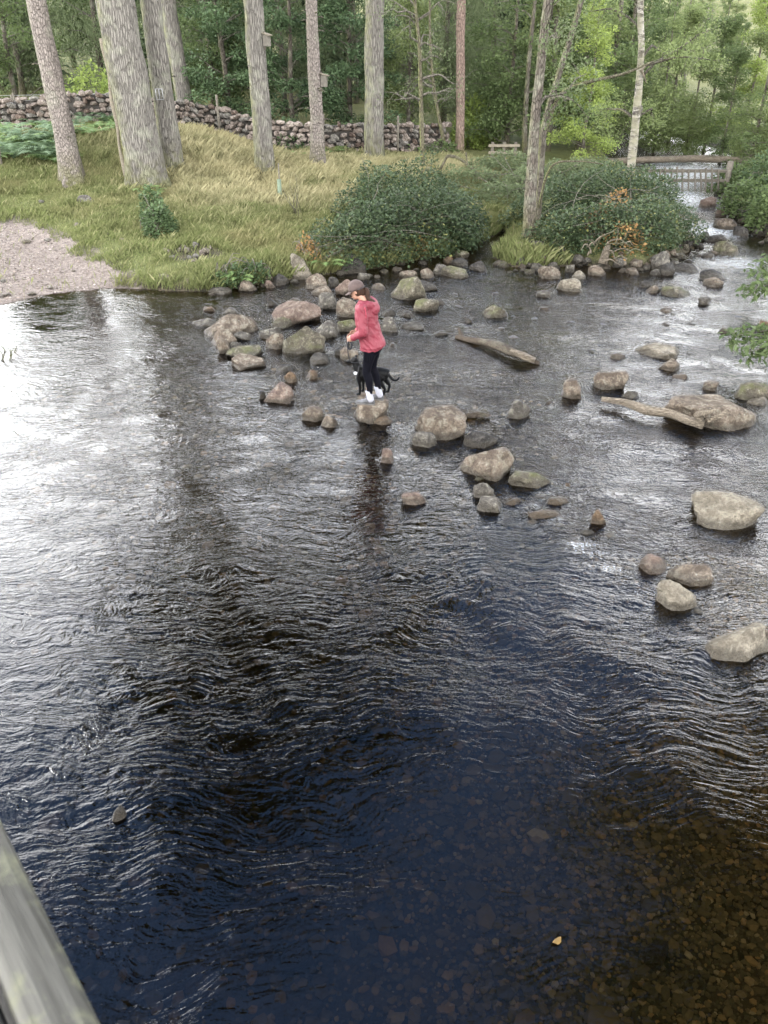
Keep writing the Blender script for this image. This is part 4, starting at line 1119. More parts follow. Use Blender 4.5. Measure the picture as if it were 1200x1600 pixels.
thicket('bramble_bush', [E(872, 388, 110, 0.62), E(930, 385, 150, 0.95), E(1000, 385, 140, 1.0), E(1050, 370, 100, 0.75), E(960, 345, 190, 1.25), E(880, 350, 170, 0.95), E(1015, 330, 120, 0.95)], 42000, 0.065, 'leaf_bramble',
        'bramble covered island mound between the side channel and the right channel', 'bush', 'bramble thickets', 70, 4)
thicket('bramble_bush', [E(790, 322, 110, 0.55), E(835, 305, 130, 0.7), E(900, 300, 150, 0.8), E(735, 296, 110, 0.6), E(790, 280, 140, 0.7), E(950, 296, 100, 0.7)], 26000, 0.07, 'leaf_willow',
        'paler tangled scrub behind the island and the dark bramble mound', 'bush', 'bramble thickets', 60, 5)
thicket('russet_bush', [E(975, 395, 70, 0.62), E(940, 375, 60, 0.8), E(960, 360, 50, 0.95)], 1600, 0.075, 'leaf_rust', 'patch of rusty brown dying leaves in the middle of the island brambles', 'bush', None, 12, 6)
thicket('russet_bush', [E(490, 420, 36, 0.5), E(478, 405, 34, 0.5), E(650, 405, 40, 0.5)], 900, 0.06, 'leaf_rust', 'straggly brown stems at the left end of the bramble mound', 'bush', None, 26, 7)
thicket('leafy_bush', [E(250, 372, 54, 0.62, 0.12), E(240, 358, 40, 0.85, 0.1)], 3200, 0.075, 'leaf_dark', 'small round dark leafy bush on the grass below the thickest trunk', 'bush', None, 16, 8)
thicket('leafy_clump', [E(365, 447, 60, 0.36), E(395, 438, 50, 0.34), E(340, 445, 40, 0.22)], 2600, 0.07, 'leaf_dark', 'low dark leafy clump at the bank edge above the flat slab', 'bush', None, 12, 9)
thicket('bank_shrub', [E(1190, 330, 110, 0.9), E(1150, 300, 70, 0.6), E(1230, 350, 120, 1.0), E(1185, 285, 90, 0.6)], 11000, 0.09, 'leaf_green', 'green shrub on the right bank above the ridged boulder', 'bush', None, 26, 10)
thicket('bank_shrub', [E(1215, 300, 90, 1.1), E(1250, 330, 130, 1.3)], 6000, 0.09, 'leaf_dark', 'dark glossy shrub on the right bank at the picture edge', 'bush', None, 16, 11)
thicket('bright_shrub', [(*at_ground(745, 232)[:2] + [0, 1.2], 0.3, 1.0, 0.9, 1.9), (*at_ground(735, 236)[:2] + [0, 1], 0.2, 0.7, 0.7, 1.3)], 5000, 0.13, 'leaf_bright', 'bright yellow green shrub right of the slender reddish trunk', 'bush', None, 20, 12)
thicket('bright_shrub', [(*at_ground(105, 190)[:2] + [0, 4], 0.4, 1.7, 1.3, 2.7), (*at_ground(60, 190)[:2] + [0, 4.5], 0.4, 1.2, 1.0, 1.6)], 9000, 0.14, 'leaf_bright', 'bright yellow green bush behind the wall left of the thickest trunk', 'bush', None, 20, 13)
thicket('wall_shrub', [(*at_ground(450, 238)[:2] + [0, 0.6], 0.2, 1.5, 0.9, 1.1), (*at_ground(405, 225)[:2] + [0, 0.6], 0.2, 0.9, 0.7, 0.9)], 7000, 0.10, 'leaf_dark', 'dark shrub hiding the wall behind the two trunks with bird boxes', 'bush', None, 20, 14)
thicket('wall_shrub', [(*at_ground(655, 238)[:2], 0.2, 0.8, 0.6, 0.6), (*at_ground(690, 240)[:2], 0.2, 0.9, 0.7, 0.8)], 3200, 0.09, 'leaf_green', 'low shrub against the wall behind the slender reddish trunk', 'bush', None, 20, 15)
# ------------------------------------------------------------------ trees of the island and the right side
def tree_path(base, pxs):
    """trunk through pixels, at the depth of its foot"""
    b = at_ground(*base); return b, [np.zeros(3) + [0, 0, -0.2]] + [at_y(x, y, b[1] + dy) - b for x, y, dy in pxs]
def leafy_tree(name, base, pxs, w0, w1, mat, leafmat, label, limbs=10, H=9.0, per=70, lsize=0.07, zlo=2.0, spread=2.0, seed=0, group=None, extra=None, clr=0.55, flare=1.4):
    b, P = tree_path(base, pxs)
    d = P[-1] - P[-2]; d /= np.linalg.norm(d); up = (d + np.array([0, 0, 1.5])); up /= np.linalg.norm(up)
    P = P + [P[-1] + up * (H - P[-1][2]) * 0.55, P[-1] + up * (H - P[-1][2])]
    root = empty(name, b); r = np.random.default_rng(seed)
    r0 = metres(w0, b) / 2; r1 = metres(w1, b) / 2
    g = trunk_geo(P, r0, 0.03, flare, 14, 44, 0.16, seed); g.build('trunk', MAT[mat], root)
    C = curve(P, 60); cent = []
    for i in range(limbs):
        z = r.uniform(zlo, H * 0.97); j = int(np.argmin(np.abs(C[:, 2] - z))); s = C[j]
        a = r.uniform(0, 6.283); ln = spread * r.uniform(0.5, 1.1) * (1.15 - 0.6 * (z / H))
        e = s + np.array([math.cos(a) * ln, math.sin(a) * ln * 0.8, r.uniform(-0.15, 0.6) * ln])
        g2 = G(); Q = limb(g2, s, e, 0.035 * (1.3 - z / H) + 0.008, 0.006, 0.1 * ln, 0.22, 9, 5, seed * 31 + i)
        for k in range(3):
            q = Q[r.integers(3, 9)]; e2 = q + r.normal(0, 0.4, 3) * ln * 0.5; limb(g2, q, e2, 0.012, 0.003, 0, 0.2, 6, 4, seed * 77 + i * 5 + k); cent.append(e2)
        g2.build('branch', MAT['twig' if mat != 'bark_birch' else 'bark_dark'], root)
        cent += [Q[5], Q[7], Q[8]]
    if len(cent):
        Pl = clumps(cent, np.array([clr * r.uniform(0.5, 1.2) for _ in cent]), per, seed)
        link('crown', leafmesh('crown', Pl, lsize, leafmat, 0.35, 0.55, 0.6, None, seed), root)
    tag(root, label, 'tree', group); return root, b, C
T1, b1, C1 = leafy_tree('alder_tree', (826, 378), [(829, 300, 0), (836, 190, 0), (846, 90, 0), (856, 0, 0)], 20, 16, 'bark_alder', 'leaf_willow', 'grey brown alder trunk rising from the left end of the island', 9, 9.5, 60, 0.07, 2.6, 2.0, 21)
T2, b2, C2 = leafy_tree('oak_tree', (838, 365), [(842, 300, .3), (850, 200, .4), (872, 120, .5), (908, 0, .6)], 13, 10, 'bark_dark', 'leaf_green', 'dark mossy leaning trunk directly behind the alder on the island', 9, 8.5, 70, 0.08, 2.6, 2.0, 22)
g = G(); g.tube(curve([C2[18], at_y(875, 148, b2[1] + .4) - b2, at_y(920, 128, b2[1]) - b2, at_y(975, 115, b2[1]) - b2, at_y(1015, 98, b2[1]) - b2], 20), np.linspace(0.055, 0.02, 20), 8, rough=0.2); g.build('branch', MAT['bark_mossy'], T2)
g = G(); g.tube(curve([C2[6], at_y(860, 262, b2[1] - .2) - b2, at_y(900, 252, b2[1] - .3) - b2, at_y(940, 256, b2[1] - .4) - b2], 16), np.linspace(0.035, 0.012, 16), 7, rough=0.2); g.build('branch', MAT['bark_mossy'], T2)
T3, b3, C3 = leafy_tree('alder_tree', (822, 245), [(820, 210, 0), (826, 100, 0), (836, 0, 0)], 9, 9, 'bark_dark', 'leaf_green', 'thin dark stem behind and left of the island alder', 8, 9, 60, 0.10, 1.5, 1.8, 23)
T4, b4, C4 = leafy_tree('birch_tree', (982, 318), [(986, 260, 0), (994, 180, 0), (1002, 80, 0), (1001, 0, 0)], 15, 12, 'bark_birch', 'leaf_light', 'patchy white birch trunk on the right side of the island', 12, 9, 110, 0.065, 1.9, 2.2, 24)
for i, pts in enumerate([[(1000, 112), (1012, 100), (1022, 95)], [(1001, 108), (1006, 118), (1010, 130)]]):
    g = G(); g.tube(curve([at_y(x, y, b4[1] - .1) - b4 for x, y in pts], 8), np.linspace(0.03, 0.01, 8), 6); g.build('branch', MAT['driftwood'], T4)
T5, b5, C5 = leafy_tree('sapling', (660, 268), [(659, 200, 0), (657, 140, 0), (655, 70, 0), (648, 0, 0)], 8, 7, 'bark_mossy', 'leaf_willow', 'thin lichened young tree with bare twigs left of the slender reddish trunk', 16, 7, 14, 0.06, 1.2, 1.5, 25, clr=0.6)
T6, b6, C6 = leafy_tree('sapling', (697, 238), [(692, 215, 0), (685, 180, 0), (676, 120, 0), (672, 60, 0)], 6, 4, 'bark_mossy', 'leaf_willow', 'curved thin mossy young tree between the sapling and the slender reddish trunk', 14, 5.5, 12, 0.06, 1.0, 1.2, 26, clr=0.6)
# arching mossy bough over the scrub
b = at_ground(688, 285)
g = G(); g.tube(curve([at_y(683, 272, b[1]), at_y(692, 255, b[1]), at_y(700, 244, b[1]), at_y(718, 248, b[1]), at_y(735, 262, b[1]), at_y(745, 270, b[1]), at_y(752, 282, b[1])], 26), np.linspace(0.055, 0.03, 26), 8, rough=0.25)
g.tube(curve([at_y(730, 258, b[1]), at_y(729, 248, b[1]), at_y(728, 238, b[1])], 6), [0.03] * 6, 6)
o = g.build('fallen_bough', MAT['bark_mossy']); tag(o, 'dark mossy bough arching over the scrub behind the bramble mound', 'branch')
# dead curling tree at upper right
bd = at_ground(1062, 235); bd = bd + np.array([0, 3.0, 0]); bd[2] = tz(bd[0], bd[1])
DT = empty('dead_tree', bd); g = G()
main = curve([(0, 0, -.2), at_y(1066, 150, bd[1]) - bd, at_y(1070, 90, bd[1]) - bd, at_y(1085, 60, bd[1]) - bd, at_y(1100, 35, bd[1]) - bd, at_y(1108, 12, bd[1]) - bd], 30)
g.tube(main, np.linspace(0.12, 0.04, 30), 8, rough=0.2); g.build('trunk', MAT['twig'], DT)
for i, pts in enumerate([[(1072, 85), (1085, 72), (1103, 74), (1118, 66)], [(1075, 75), (1090, 58), (1105, 60)], [(1066, 105), (1085, 92), (1110, 88)], [(1088, 55), (1098, 30), (1094, 10)], [(1066, 120), (1058, 90), (1052, 80)], [(1104, 30), (1112, 25), (1114, 10)], [(1069, 95), (1050, 70), (1040, 50)]]):
    g = G(); Q = curve([at_y(x, y, bd[1]) - bd for x, y in pts], 14); g.tube(Q, np.linspace(0.05, 0.015, 14), 6)
    for k in range(4):
        q = Q[4 + 2 * k]; limb(g, q, q + RNG.normal(0, .35, 3), 0.018, 0.006, 0.05, 0.3, 6, 4, i * 9 + k)
    g.build('branch', MAT['twig'], DT)
tag(DT, 'bare dead tree with curling branches against the far hillside', 'tree')

# right bank tree whose crown hangs over the lower right of the river
rb = np.array([8.5, 8.4, tz(8.5, 8.4)])
RT = empty('ash_tree', rb); r = np.random.default_rng(55)
trunk_geo([(0, 0, -.3), (-.3, .1, 2), (-.8, .3, 5), (-1.3, .4, 8.5), (-1.6, .5, 13)], 0.30, 0.06, 1.5, 16, 40, 0.1, 5).build('trunk', MAT['bark_alder'], RT)
cent = []
for i in range(46):
    z = r.uniform(4.4, 13.0); a = r.uniform(0, 6.283); s = np.array([-.8, .3, z])
    ln = r.uniform(2.0, 5.4) * (1.12 - 0.03 * z)
    e = s + np.array([math.cos(a) * ln - 0.6, math.sin(a) * ln, r.uniform(-.2, .5) * ln * 0.5 + 0.6])
    g = G(); Q = limb(g, s, e, 0.07, 0.012, 0.3, 0.15, 10, 6, 300 + i); g.build('branch', MAT['bark_alder'], RT); cent += [Q[4], Q[6], Q[8], Q[9]]
Pl = clumps(cent, 1.0, 190, 56)
link('crown', leafmesh('crown', Pl, 0.20, 'leaf_green', 0.3, 0.45, 0.8, None, 56), RT)
# low sprays of leaves reaching into the picture on the right
for i, (p0, p1, p2, Yd) in enumerate([((1330, 380), (1240, 430), (1165, 455), 15.5), ((1330, 440), (1250, 500), (1150, 525), 12.6), ((1330, 330), (1250, 380), (1180, 425), 16.0), ((1320, 500), (1240, 530), (1170, 550), 11.8)]):
    Q = curve([at_y(*p0, Yd) - rb, at_y(*p1, Yd) - rb, at_y(*p2, Yd) - rb], 14)
    g = G(); g.tube(curve([np.array([-.5, .2, 3.4]), Q[0] * 0.6 + np.array([-.5, .2, 3.4]) * 0.4 + [0, 0, .4], Q[0], Q[7], Q[13]], 24), np.linspace(0.045, 0.006, 24), 6)
    g.build('branch', MAT['twig'], RT)
    Pl = clumps(Q[5:], 0.26, 26, 70 + i, 0.6)
    link('leaf_spray', leafmesh('leaf_spray', Pl, 0.15, 'leaf_green', 0.7, 0.42, 1.0, None, 70 + i), RT)
tag(RT, 'ash tree on the right bank with leafy sprays hanging in from the right edge', 'tree')

# ------------------------------------------------------------------ woodland behind
def crown_mesh(kind, seed):
    r = np.random.default_rng(seed); cent = []; g = G()
    if kind == 'spruce':
        me, gg = fir_crown('crown', 0.4, 10.5, 2.5, seed, 150, 80); return me, gg
    for i in range(46):
        z = 0.7 + 9.0 * r.random() ** 1.1; a = r.uniform(0, 6.283); ln = r.uniform(0.7, 2.6) * (1.15 - 0.07 * z)
        s = np.array([0, 0, max(0.4, z - 0.4)]); e = np.array([math.cos(a) * ln, math.sin(a) * ln, z + r.uniform(-.4, .4)])
        Q = limb(g, s, e, 0.03, 0.006, 0.2, 0.2, 7, 4, seed * 100 + i); cent += [Q[3], Q[5], Q[6]]
    if kind == 'larch':
        P = clumps(cent, 0.75, 85, seed, 0.9); return leafmesh('crown', P, 0.17, 'leaf_willow', 1.2, 0.22, 0.2, None, seed), g
    if kind == 'yew':
        P = clumps(cent, 0.6, 100, seed, 0.45); return leafmesh('crown', P, 0.17, 'leaf_yew', 0.25, 0.45, 1.2, None, seed), g
    m = {'light': 'leaf_light', 'green': 'leaf_green', 'bright': 'leaf_bright'}[kind]
    P = clumps(cent, 0.65, 85, seed, 0.7); return leafmesh('crown', P, 0.15, m, 0.35, 0.6, 0.8, None, seed), g
WK = {}
for kind, mats in (('spruce', 'bark_dark'), ('larch', 'bark_dark'), ('light', 'bark_alder'), ('green', 'bark_dark'), ('yew', 'bark_dark'), ('bright', 'bark_alder')):
    for v in (0, 1):
        me, gb = crown_mesh(kind, 40 + v + len(kind) * 7)
        tg = trunk_geo([(0, 0, -.3), (0.08, 0, 2), (-0.1, 0.05, 5), (0.05, 0, 10.3)], 0.14, 0.03, 1.4, 10, 20, 0.15, v)
        WK[kind, v] = (tg.mesh('trunk', MAT[mats]), me, gb.mesh('limbs', MAT['twig' if kind != 'spruce' else 'bark_dark']))
def wood_tree(kind, x, y, s, label, group, i=0, name=None):
    tk, cr, lb = WK[kind, i % 2]
    root = empty(name or {'spruce': 'spruce_tree', 'larch': 'larch_tree', 'yew': 'yew_tree'}.get(kind, 'broadleaf_tree'), (x, y, tz(x, y) - 0.05), random.uniform(0, 6.28), s)
    link('trunk', tk, root); link('crown', cr, root); link('limbs', lb, root)['kind'] = 'stuff'
    tag(root, label, 'tree', group)
def wx_at(px, Y):
    d = ray(px, 120); return d[0] / d[1] * Y
for i, (kind, px, Y, s, lab) in enumerate([
    ('yew', 350, 33.5, 0.85, 'dark broad tree behind the wall between the mound trunk and the straight trunk'),
    ('yew', 455, 32.8, 0.80, 'dark drooping tree between the two trunks with bird boxes'),
    ('yew', 545, 33.5, 0.85, 'dark drooping tree between the stubby pinkish trunk and the fluted trunk'),
    ('green', 330, 35.5, 0.9, 'green tree behind the mound trunk on its right'),
    ('green', 20, 36.0, 0.8, 'green tree behind the wall at the left edge'),
    ('larch', 30, 41.0, 1.0, 'feathery pale tree at the upper left corner'),
    ('larch', 160, 40.0, 1.0, 'feathery tree seen between the leaning trunk and the thickest trunk'),
    ('larch', 325, 41.0, 1.0, 'feathery pale tree right of the mound trunk'),
    ('larch', 440, 39.0, 1.0, 'feathery tree right of the straight trunk with the higher bird box'),
    ('larch', 640, 38.0, 1.0, 'feathery pale tree right of the fluted trunk'),
    ('larch', 695, 40.0, 1.05, 'feathery pale tree left of the slender reddish trunk'),
    ('larch', 770, 37.0, 0.95, 'feathery tree right of the slender reddish trunk'),
    ('light', 640, 34.5, 0.62, 'small pale tree over the wall behind the thin sapling'),
    ('green', 800, 33.5, 0.75, 'leafy green tree behind the small timber fence'),
    ('light', 865, 34.0, 0.85, 'light green tree behind the island oak'),
    ('green', 915, 35.0, 0.9, 'green tree seen left of the birch'),
    ('bright', 925, 32.0, 0.5, 'bright green young tree low behind the birch'),
    ('light', 960, 37.0, 0.95, 'light green tree directly behind the birch'),
    ('light', 1060, 38.5, 0.56, 'light tree above the timber hurdle'),
    ('light', 1092, 34.8, 0.45, 'low pale tree directly behind the middle of the fallen log'),
    ('green', 1150, 33.8, 0.42, 'low green tree behind the hurdle post'),
    ('light', 1040, 36.0, 0.5, 'small light tree right of the birch above the fallen log'),
    ('green', 1120, 36.5, 0.52, 'dense green tree above the right end of the hurdle'),
    ('green', 1030, 41.0, 0.55, 'green tree far behind the hurdle'),
    ('bright', 1178, 35.5, 0.55, 'yellow green tree at the right edge above the fence stake'),
    ('light', 1200, 31.0, 0.50, 'light green tree cut by the right edge of the picture'),
    ('green', 1262, 28.0, 0.6, 'green tree on the right bank just outside the right edge')]):
    wood_tree(kind, wx_at(px, Y), Y, s, lab, 'trees at the woodland edge', i)
rr = random.Random(12)
k = 0
for px in range(-60, 1000, 62):
    Y = rr.uniform(44, 56); kind = rr.choice(['spruce', 'larch', 'spruce', 'green', 'larch'])
    x = wx_at(px + rr.uniform(-25, 25), Y)
    wood_tree(kind, x, Y, rr.uniform(0.9, 1.15), {'spruce': 'dark needle tree in the dim depth of the wood behind the wall', 'larch': 'feathery tree in the dim depth of the wood behind the wall', 'green': 'leafy tree in the dim depth of the wood behind the wall'}[kind], 'trees in the depth of the wood', k); k += 1
for px in range(-40, 960, 105):
    Y = rr.uniform(60, 72); wood_tree('green' if k % 2 else 'larch', wx_at(px, Y), Y, 1.15, 'faint far tree in the deepest part of the wood behind the wall', 'trees in the depth of the wood', k); k += 1
for px, Y, s in [(1000, 62, .7), (1040, 70, .45), (1085, 66, .28), (1140, 72, .25), (1205, 64, .35), (1090, 96, .35), (1150, 104, .3), (1060, 88, .4), (1185, 92, .3), (1240, 85, .6)] + [(rr.uniform(990, 1250), rr.uniform(58, 120), rr.uniform(.18, .36)) for _ in range(34)]:
    wood_tree('light' if k % 2 else 'green', wx_at(px, Y), Y, s, 'rounded tree on the far hillside at the upper right', 'trees on the far hillside', k); k += 1

# ------------------------------------------------------------------ timber hurdle across the upstream channel
hL = at(948, 288); hR = at(1142, 284)
HY = 27.0
hA = at_y(945, 266, HY); hB = at_y(1140, 268, HY)
H0 = empty('timber_hurdle', (hA[0], HY, 0.0)); tag(H0, 'timber hurdle with hanging pales across the upstream channel', 'hurdle')
def rel(p): return np.asarray(p) - np.array(H0.location)
for nm, py0, py1, th in (('top_rail', 266, 268, 0.045), ('lower_rail', 281, 283, 0.045)):
    a = at_y(950, py0, HY); c = at_y(1136, py1, HY); L_ = np.linalg.norm(c - a); m = (a + c) / 2
    G().box(rel(m), (L_ / 2, 0.035, th)).build('rail', MAT['timber_grey'], H0, False)
for i, px in enumerate(range(958, 1128, 9)):
    if 985 < px < 1000: continue
    a = at_y(px + random.uniform(-1, 1), 262 + random.uniform(-2, 2), HY); c = at_y(px + random.uniform(-2, 2), 298 + random.uniform(-3, 3), HY)
    g = G(); g.tube([rel(a) + [0, -.06, 0], rel(c) + [0, -.06, 0]], [0.032, 0.028], 5); g.build('pale', MAT['timber_grey'], H0, False)
for px, w in ((1139, .09), (944, .08)):
    a = at_y(px + 3, 252, HY); G().tube([rel((a[0], HY, -.3)), rel(a)], w, 9).build('post', MAT['timber_grey'], H0)
st = at_y(1180, 286, 29); G_ = G().tube([np.array([st[0], 29, tz(st[0], 29) - .1]), at_y(1190, 252, 29)], 0.04, 7); o = G_.build('fence_stake', MAT['timber_grey']); tag(o, 'thin leaning fence stake at the right edge by the hurdle', 'stake')
# fallen log spanning the stream above the hurdle
g = G(); Lp = [at_y(940, 252, 33), at_y(1010, 250, 33), at_y(1080, 248, 33.2), at_y(1150, 250, 33.2), at_y(1240, 253, 33)]
g.tube(curve(Lp, 30), np.linspace(0.10, 0.14, 30), 12, rough=0.2); FL = g.build('fallen_log', MAT['driftwood'])
tag(FL, 'long pale fallen log lying across the stream behind the hurdle', 'log')
thicket('stump_shoots', [(*at_y(1175, 262, 33.5)[:2], 0.6, 0.5, 0.4, 0.9)], 500, 0.1, 'leaf_green', 'clump of upright shoots behind the hurdle post at the right', 'bush', None, 30, 31)

# small timber fence right of the slender trunk
f0 = at_ground(768, 246); f0[1] += 0.0
FN = empty('timber_fence', f0); tag(FN, 'short pale timber post and rail fence behind the scrub', 'fence')
for px in (770, 788, 806):
    a = at_y(px, 222, f0[1]); G().box((a[0] - f0[0], 0, (a[2] - f0[2]) / 2 - .1), (0.05, 0.05, (a[2] - f0[2]) / 2 + .1)).build('post', MAT['timber_grey'], FN, False)
for py in (227, 238):
    a = at_y(763, py, f0[1]); c = at_y(812, py, f0[1]); m = (a + c) / 2 - f0
    G().box(m + [0, -.07, 0], ((c - a)[0] / 2, 0.02, 0.045)).build('rail', MAT['timber_new'], FN, False)
# wire fence behind the drystone wall
wf0 = at_ground(20, 196) + np.array([0, 0.9, 0]); wf0[2] = tz(wf0[0], wf0[1])
WF = empty('wire_fence', wf0); tag(WF, 'stock fence of wire on thin stakes just behind the stone wall', 'fence')
wirep = []
for px, top, Y in ((-40, 146, 31.2), (20, 145, 31.4), (150, 142, 31.2), (338, 148, 31.0), (505, 178, 31.0), (622, 181, 31.0)):
    a = at_y(px, top, Y); zb = tz(a[0], Y)
    G().tube([np.array([a[0], Y, zb - .2]) - wf0, a - wf0], 0.04, 7).build('stake', MAT['timber_grey'], WF); wirep.append(a)
for dz in (-0.08, -0.25, -0.42):
    g = G(); g.tube([p - wf0 + np.array([0, 0, dz]) for p in wirep[:3]], 0.005, 4, cap=False); g.build('wire', MAT['wire'], WF)
# stakes leaning before the wall, left, post at left edge, tree shelter
p = at_ground(30, 205)
for i, (x0, y0, x1, y1, lab) in enumerate([(30, 200, 17, 148, 'thin upright stake in front of the wall at the far left'), (2, 262, -4, 226, 'weathered post cut by the left edge of the meadow'), (5, 192, 36, 178, 'pale pole lying aslant on the bracken at the far left'), (375, 208, 374, 180, 'thin stake before the wall left of the straight trunk')]):
    b = at_ground(x0, y0); g = G(); g.tube([b - [0, 0, .2 if i != 2 else 0], at_y(x1, y1, b[1])] if i != 2 else [b + [0, 0, .45], at_y(x1, y1, b[1])], 0.05 if i == 1 else 0.035, 7)
    o = g.build('fence_stake', MAT['timber_new' if i == 2 else 'timber_grey']); tag(o, lab, 'stake')
b = at_ground(438, 315); TS = empty('tree_shelter', b); tag(TS, 'pale green tree shelter tube with a stake in the straw grass', 'tree shelter')
G().tube([(0, 0, -.05), (0, 0, .56)], 0.055, 12, cap=False).build('tube', MAT['shelter_plastic'], TS)
G().tube([(0, .07, -.1), (0, .07, .95)], 0.018, 6).build('stake', MAT['timber_grey'], TS)
b = at_ground(465, 338); g = G(); 
for i in range(7): limb(g, b + RNG.normal(0, .05, 3) * [1, 1, 0], b + np.array([RNG.normal(-.02, .2), RNG.normal(0, .1), RNG.uniform(.3, 1.05)]), .01, .004, 0, .15, 7, 4, i)
o = g.build('thistle_plant', MAT['bark_dark']); tag(o, 'dead thistle stems standing in the straw grass left of the brambles', 'plant')

# ------------------------------------------------------------------ driftwood
def log(pts, rad, label, mat='driftwood', extra=()):
    g = G(); g.tube(curve(pts, 30), np.interp(np.linspace(0, 1, 30), np.linspace(0, 1, len(rad)), rad), 12, rough=0.8, seed=len(label)); o = g.build('driftwood_log', MAT[mat]); tag(o, label, 'log', 'driftwood logs'); return o
log([at(712, 526, .02), at(745, 533, .05), at(775, 540, .09), at(800, 551, .09), at(842, 568, .03)], [.03, .065, .085, .07, .04], 'short dark driftwood log with a pale broken end in mid river', 'driftwood_dark')
log([at(798, 548, .17), at(818, 556, .13), at(836, 563, .08)], [.035, .06, .04], 'pale splintered piece lying along the short dark driftwood log')
log([at(722, 530, .0), at(719, 522, .06), at(716, 512, .15)], [.04, .035, .02], 'snag standing up at the upstream end of the short dark log', 'driftwood_dark')
log([at(940, 623, .10), at(975, 629, .11), at(1010, 641, .12), at(1045, 645, .12), at(1075, 657, .13), at(1099, 664, .10)], [.035, .05, .055, .065, .075], 'long straight driftwood log with a knotted end against the long boulder')
log([at(1098, 655, .2), at(1090, 648, .25), at(1108, 645, .35), at(1118, 640, .42)], [.05, .045, .03, .015], 'splintered branch stub by the knotted end of the long log')
log([at(1105, 657, .22), at(1125, 650, .30), at(1135, 641, .36)], [.03, .025, .015], 'pale stick leaning on the long boulder by the long log')
log([at(728, 649, .03), at(748, 648, .05), at(766, 649, .03)], [.03, .045, .02], 'short floating stick beside the big speckled boulder', 'driftwood_dark')
# dead twigs and pale stump on the island face
b = at_ground(947, 400)
TW = empty('twig_tangle', b); tag(TW, 'tangle of bleached dead twigs round a pale stump on the island face', 'driftwood')
G().tube(curve([at_y(941, 412, b[1] - .3) - b, at_y(946, 395, b[1] - .25) - b, at_y(951, 382, b[1] - .2) - b], 10), [.09, .085, .08, .08, .075, .07, .065, .06, .05, .04], 10, rough=.5).build('stump', MAT['driftwood'], TW)
rt = random.Random(4)
for i in range(20):
    a = at_y(rt.uniform(915, 985), rt.uniform(378, 412), b[1] - rt.uniform(.3, .6)) - b
    e = a + np.array([rt.uniform(-.55, .55), rt.uniform(-.1, .1), rt.uniform(-.15, .4)])
    g = G(); limb(g, a, e, 0.02, 0.006, .08, .2, 8, 5, 900 + i); g.build('twig', MAT['driftwood' if i % 3 else 'bark_dark'], TW)
# twiggy snag in the pool at left edge
b = at(-4, 555); g = G()
for i in range(34):
    a = b + np.array([rt.uniform(-.6, .25), rt.uniform(-.35, .35), 0.0]); limb(g, a + [0, 0, -.15], a + np.array([rt.uniform(-.2, .2), rt.uniform(-.12, .12), rt.uniform(.03, .16)]), .012, .006, .02, .2, 5, 4, 70 + i)
o = g.build('twig_snag', MAT['bark_dark']); tag(o, 'dark twiggy snag caught in the pool at the left edge', 'driftwood')
# one yellow leaf on the water
c = at(871, 1470, 0.012)
V = [(0.032 * math.cos(a) * (1 + 0.22 * math.sin(3 * a)), 0.019 * math.sin(a), 0.006 * math.cos(2 * a)) for a in np.linspace(0, 6.283, 12, endpoint=False)] + [(0, 0, 0.002)]
lf = link('fallen_leaf', new_mesh('fallen_leaf', V, [(i, (i + 1) % 12, 12) for i in range(12)], MAT['leaf_yellow'], True), None, c, (0, 0, .6)); tag(lf, 'yellow fallen leaf floating on the water at the lower right', 'leaf')
# ------------------------------------------------------------------ person
PX, PY = sp[0] - 0.03, sp[1] + 0.15
PER = empty('person', (PX, PY, ST_TOP), math.radians(-16), 1.03)
tag(PER, 'person in a pink red jacket, black leggings and brown cap standing on a stone', 'person')
def chain(g, pts, rad, seg=12):
    g.tube(pts, rad, seg)
    for p, r in zip((pts[0], pts[-1]), (rad[0], rad[-1])):
        r = r if np.ndim(r) == 0 else min(r); g.ell(p, (r, r, r), None, 10, 8)
HD = np.array([-0.185, 0.0, 1.525])                       # head centre
tiltR = np.array(Matrix.Rotation(math.radians(-24), 3, 'Y'))  # looks down, facing -x
def hd(x, y, z): return HD + tiltR @ np.array([x, y, z])
LS, LE, LH = np.array([-0.07, -0.17, 1.32]), np.array([-0.03, -0.235, 1.05]), np.array([-0.215, -0.13, 0.93])
RS, RE, RH = np.array([-0.07, 0.17, 1.32]), np.array([-0.06, 0.235, 1.05]), np.array([-0.23, 0.06, 0.95])
LHIP, LKN, LAN = np.array([0.015, -0.085, 0.83]), np.array([-0.045, -0.085, 0.46]), np.array([0.0, -0.075, 0.085])
RHIP, RKN, RAN = np.array([0.02, 0.085, 0.83]), np.array([-0.015, 0.10, 0.46]), np.array([0.075, 0.11, 0.085])
g = G()
g.ell(hd(0, 0, 0.012), (0.094, 0.073, 0.108), tiltR, 20, 14)          # skull
g.ell(hd(-0.045, 0, -0.055), (0.052, 0.052, 0.062), tiltR, 14, 10)     # jaw
g.tube([hd(-0.090, 0, 0.015), hd(-0.108, 0, -0.022), hd(-0.098, 0, -0.032)], [0.009, 0.014, 0.010], 8)   # nose
for s in (-1, 1):
    g.ell(hd(0.005, s * 0.073, -0.015), (0.016, 0.008, 0.028), tiltR, 10, 8)   # ears
    g.ell(hd(-0.086, s * 0.03, 0.03), (0.010, 0.022, 0.008), tiltR, 8, 6)       # brows
g.ell(hd(-0.098, 0, -0.060), (0.008, 0.022, 0.008), tiltR, 8, 6)
g.tube([HD + [0.045, 0, -0.06], (-0.095, 0, 1.40), (-0.07, 0, 1.33)], [0.052, 0.055, 0.075], 14)         # neck
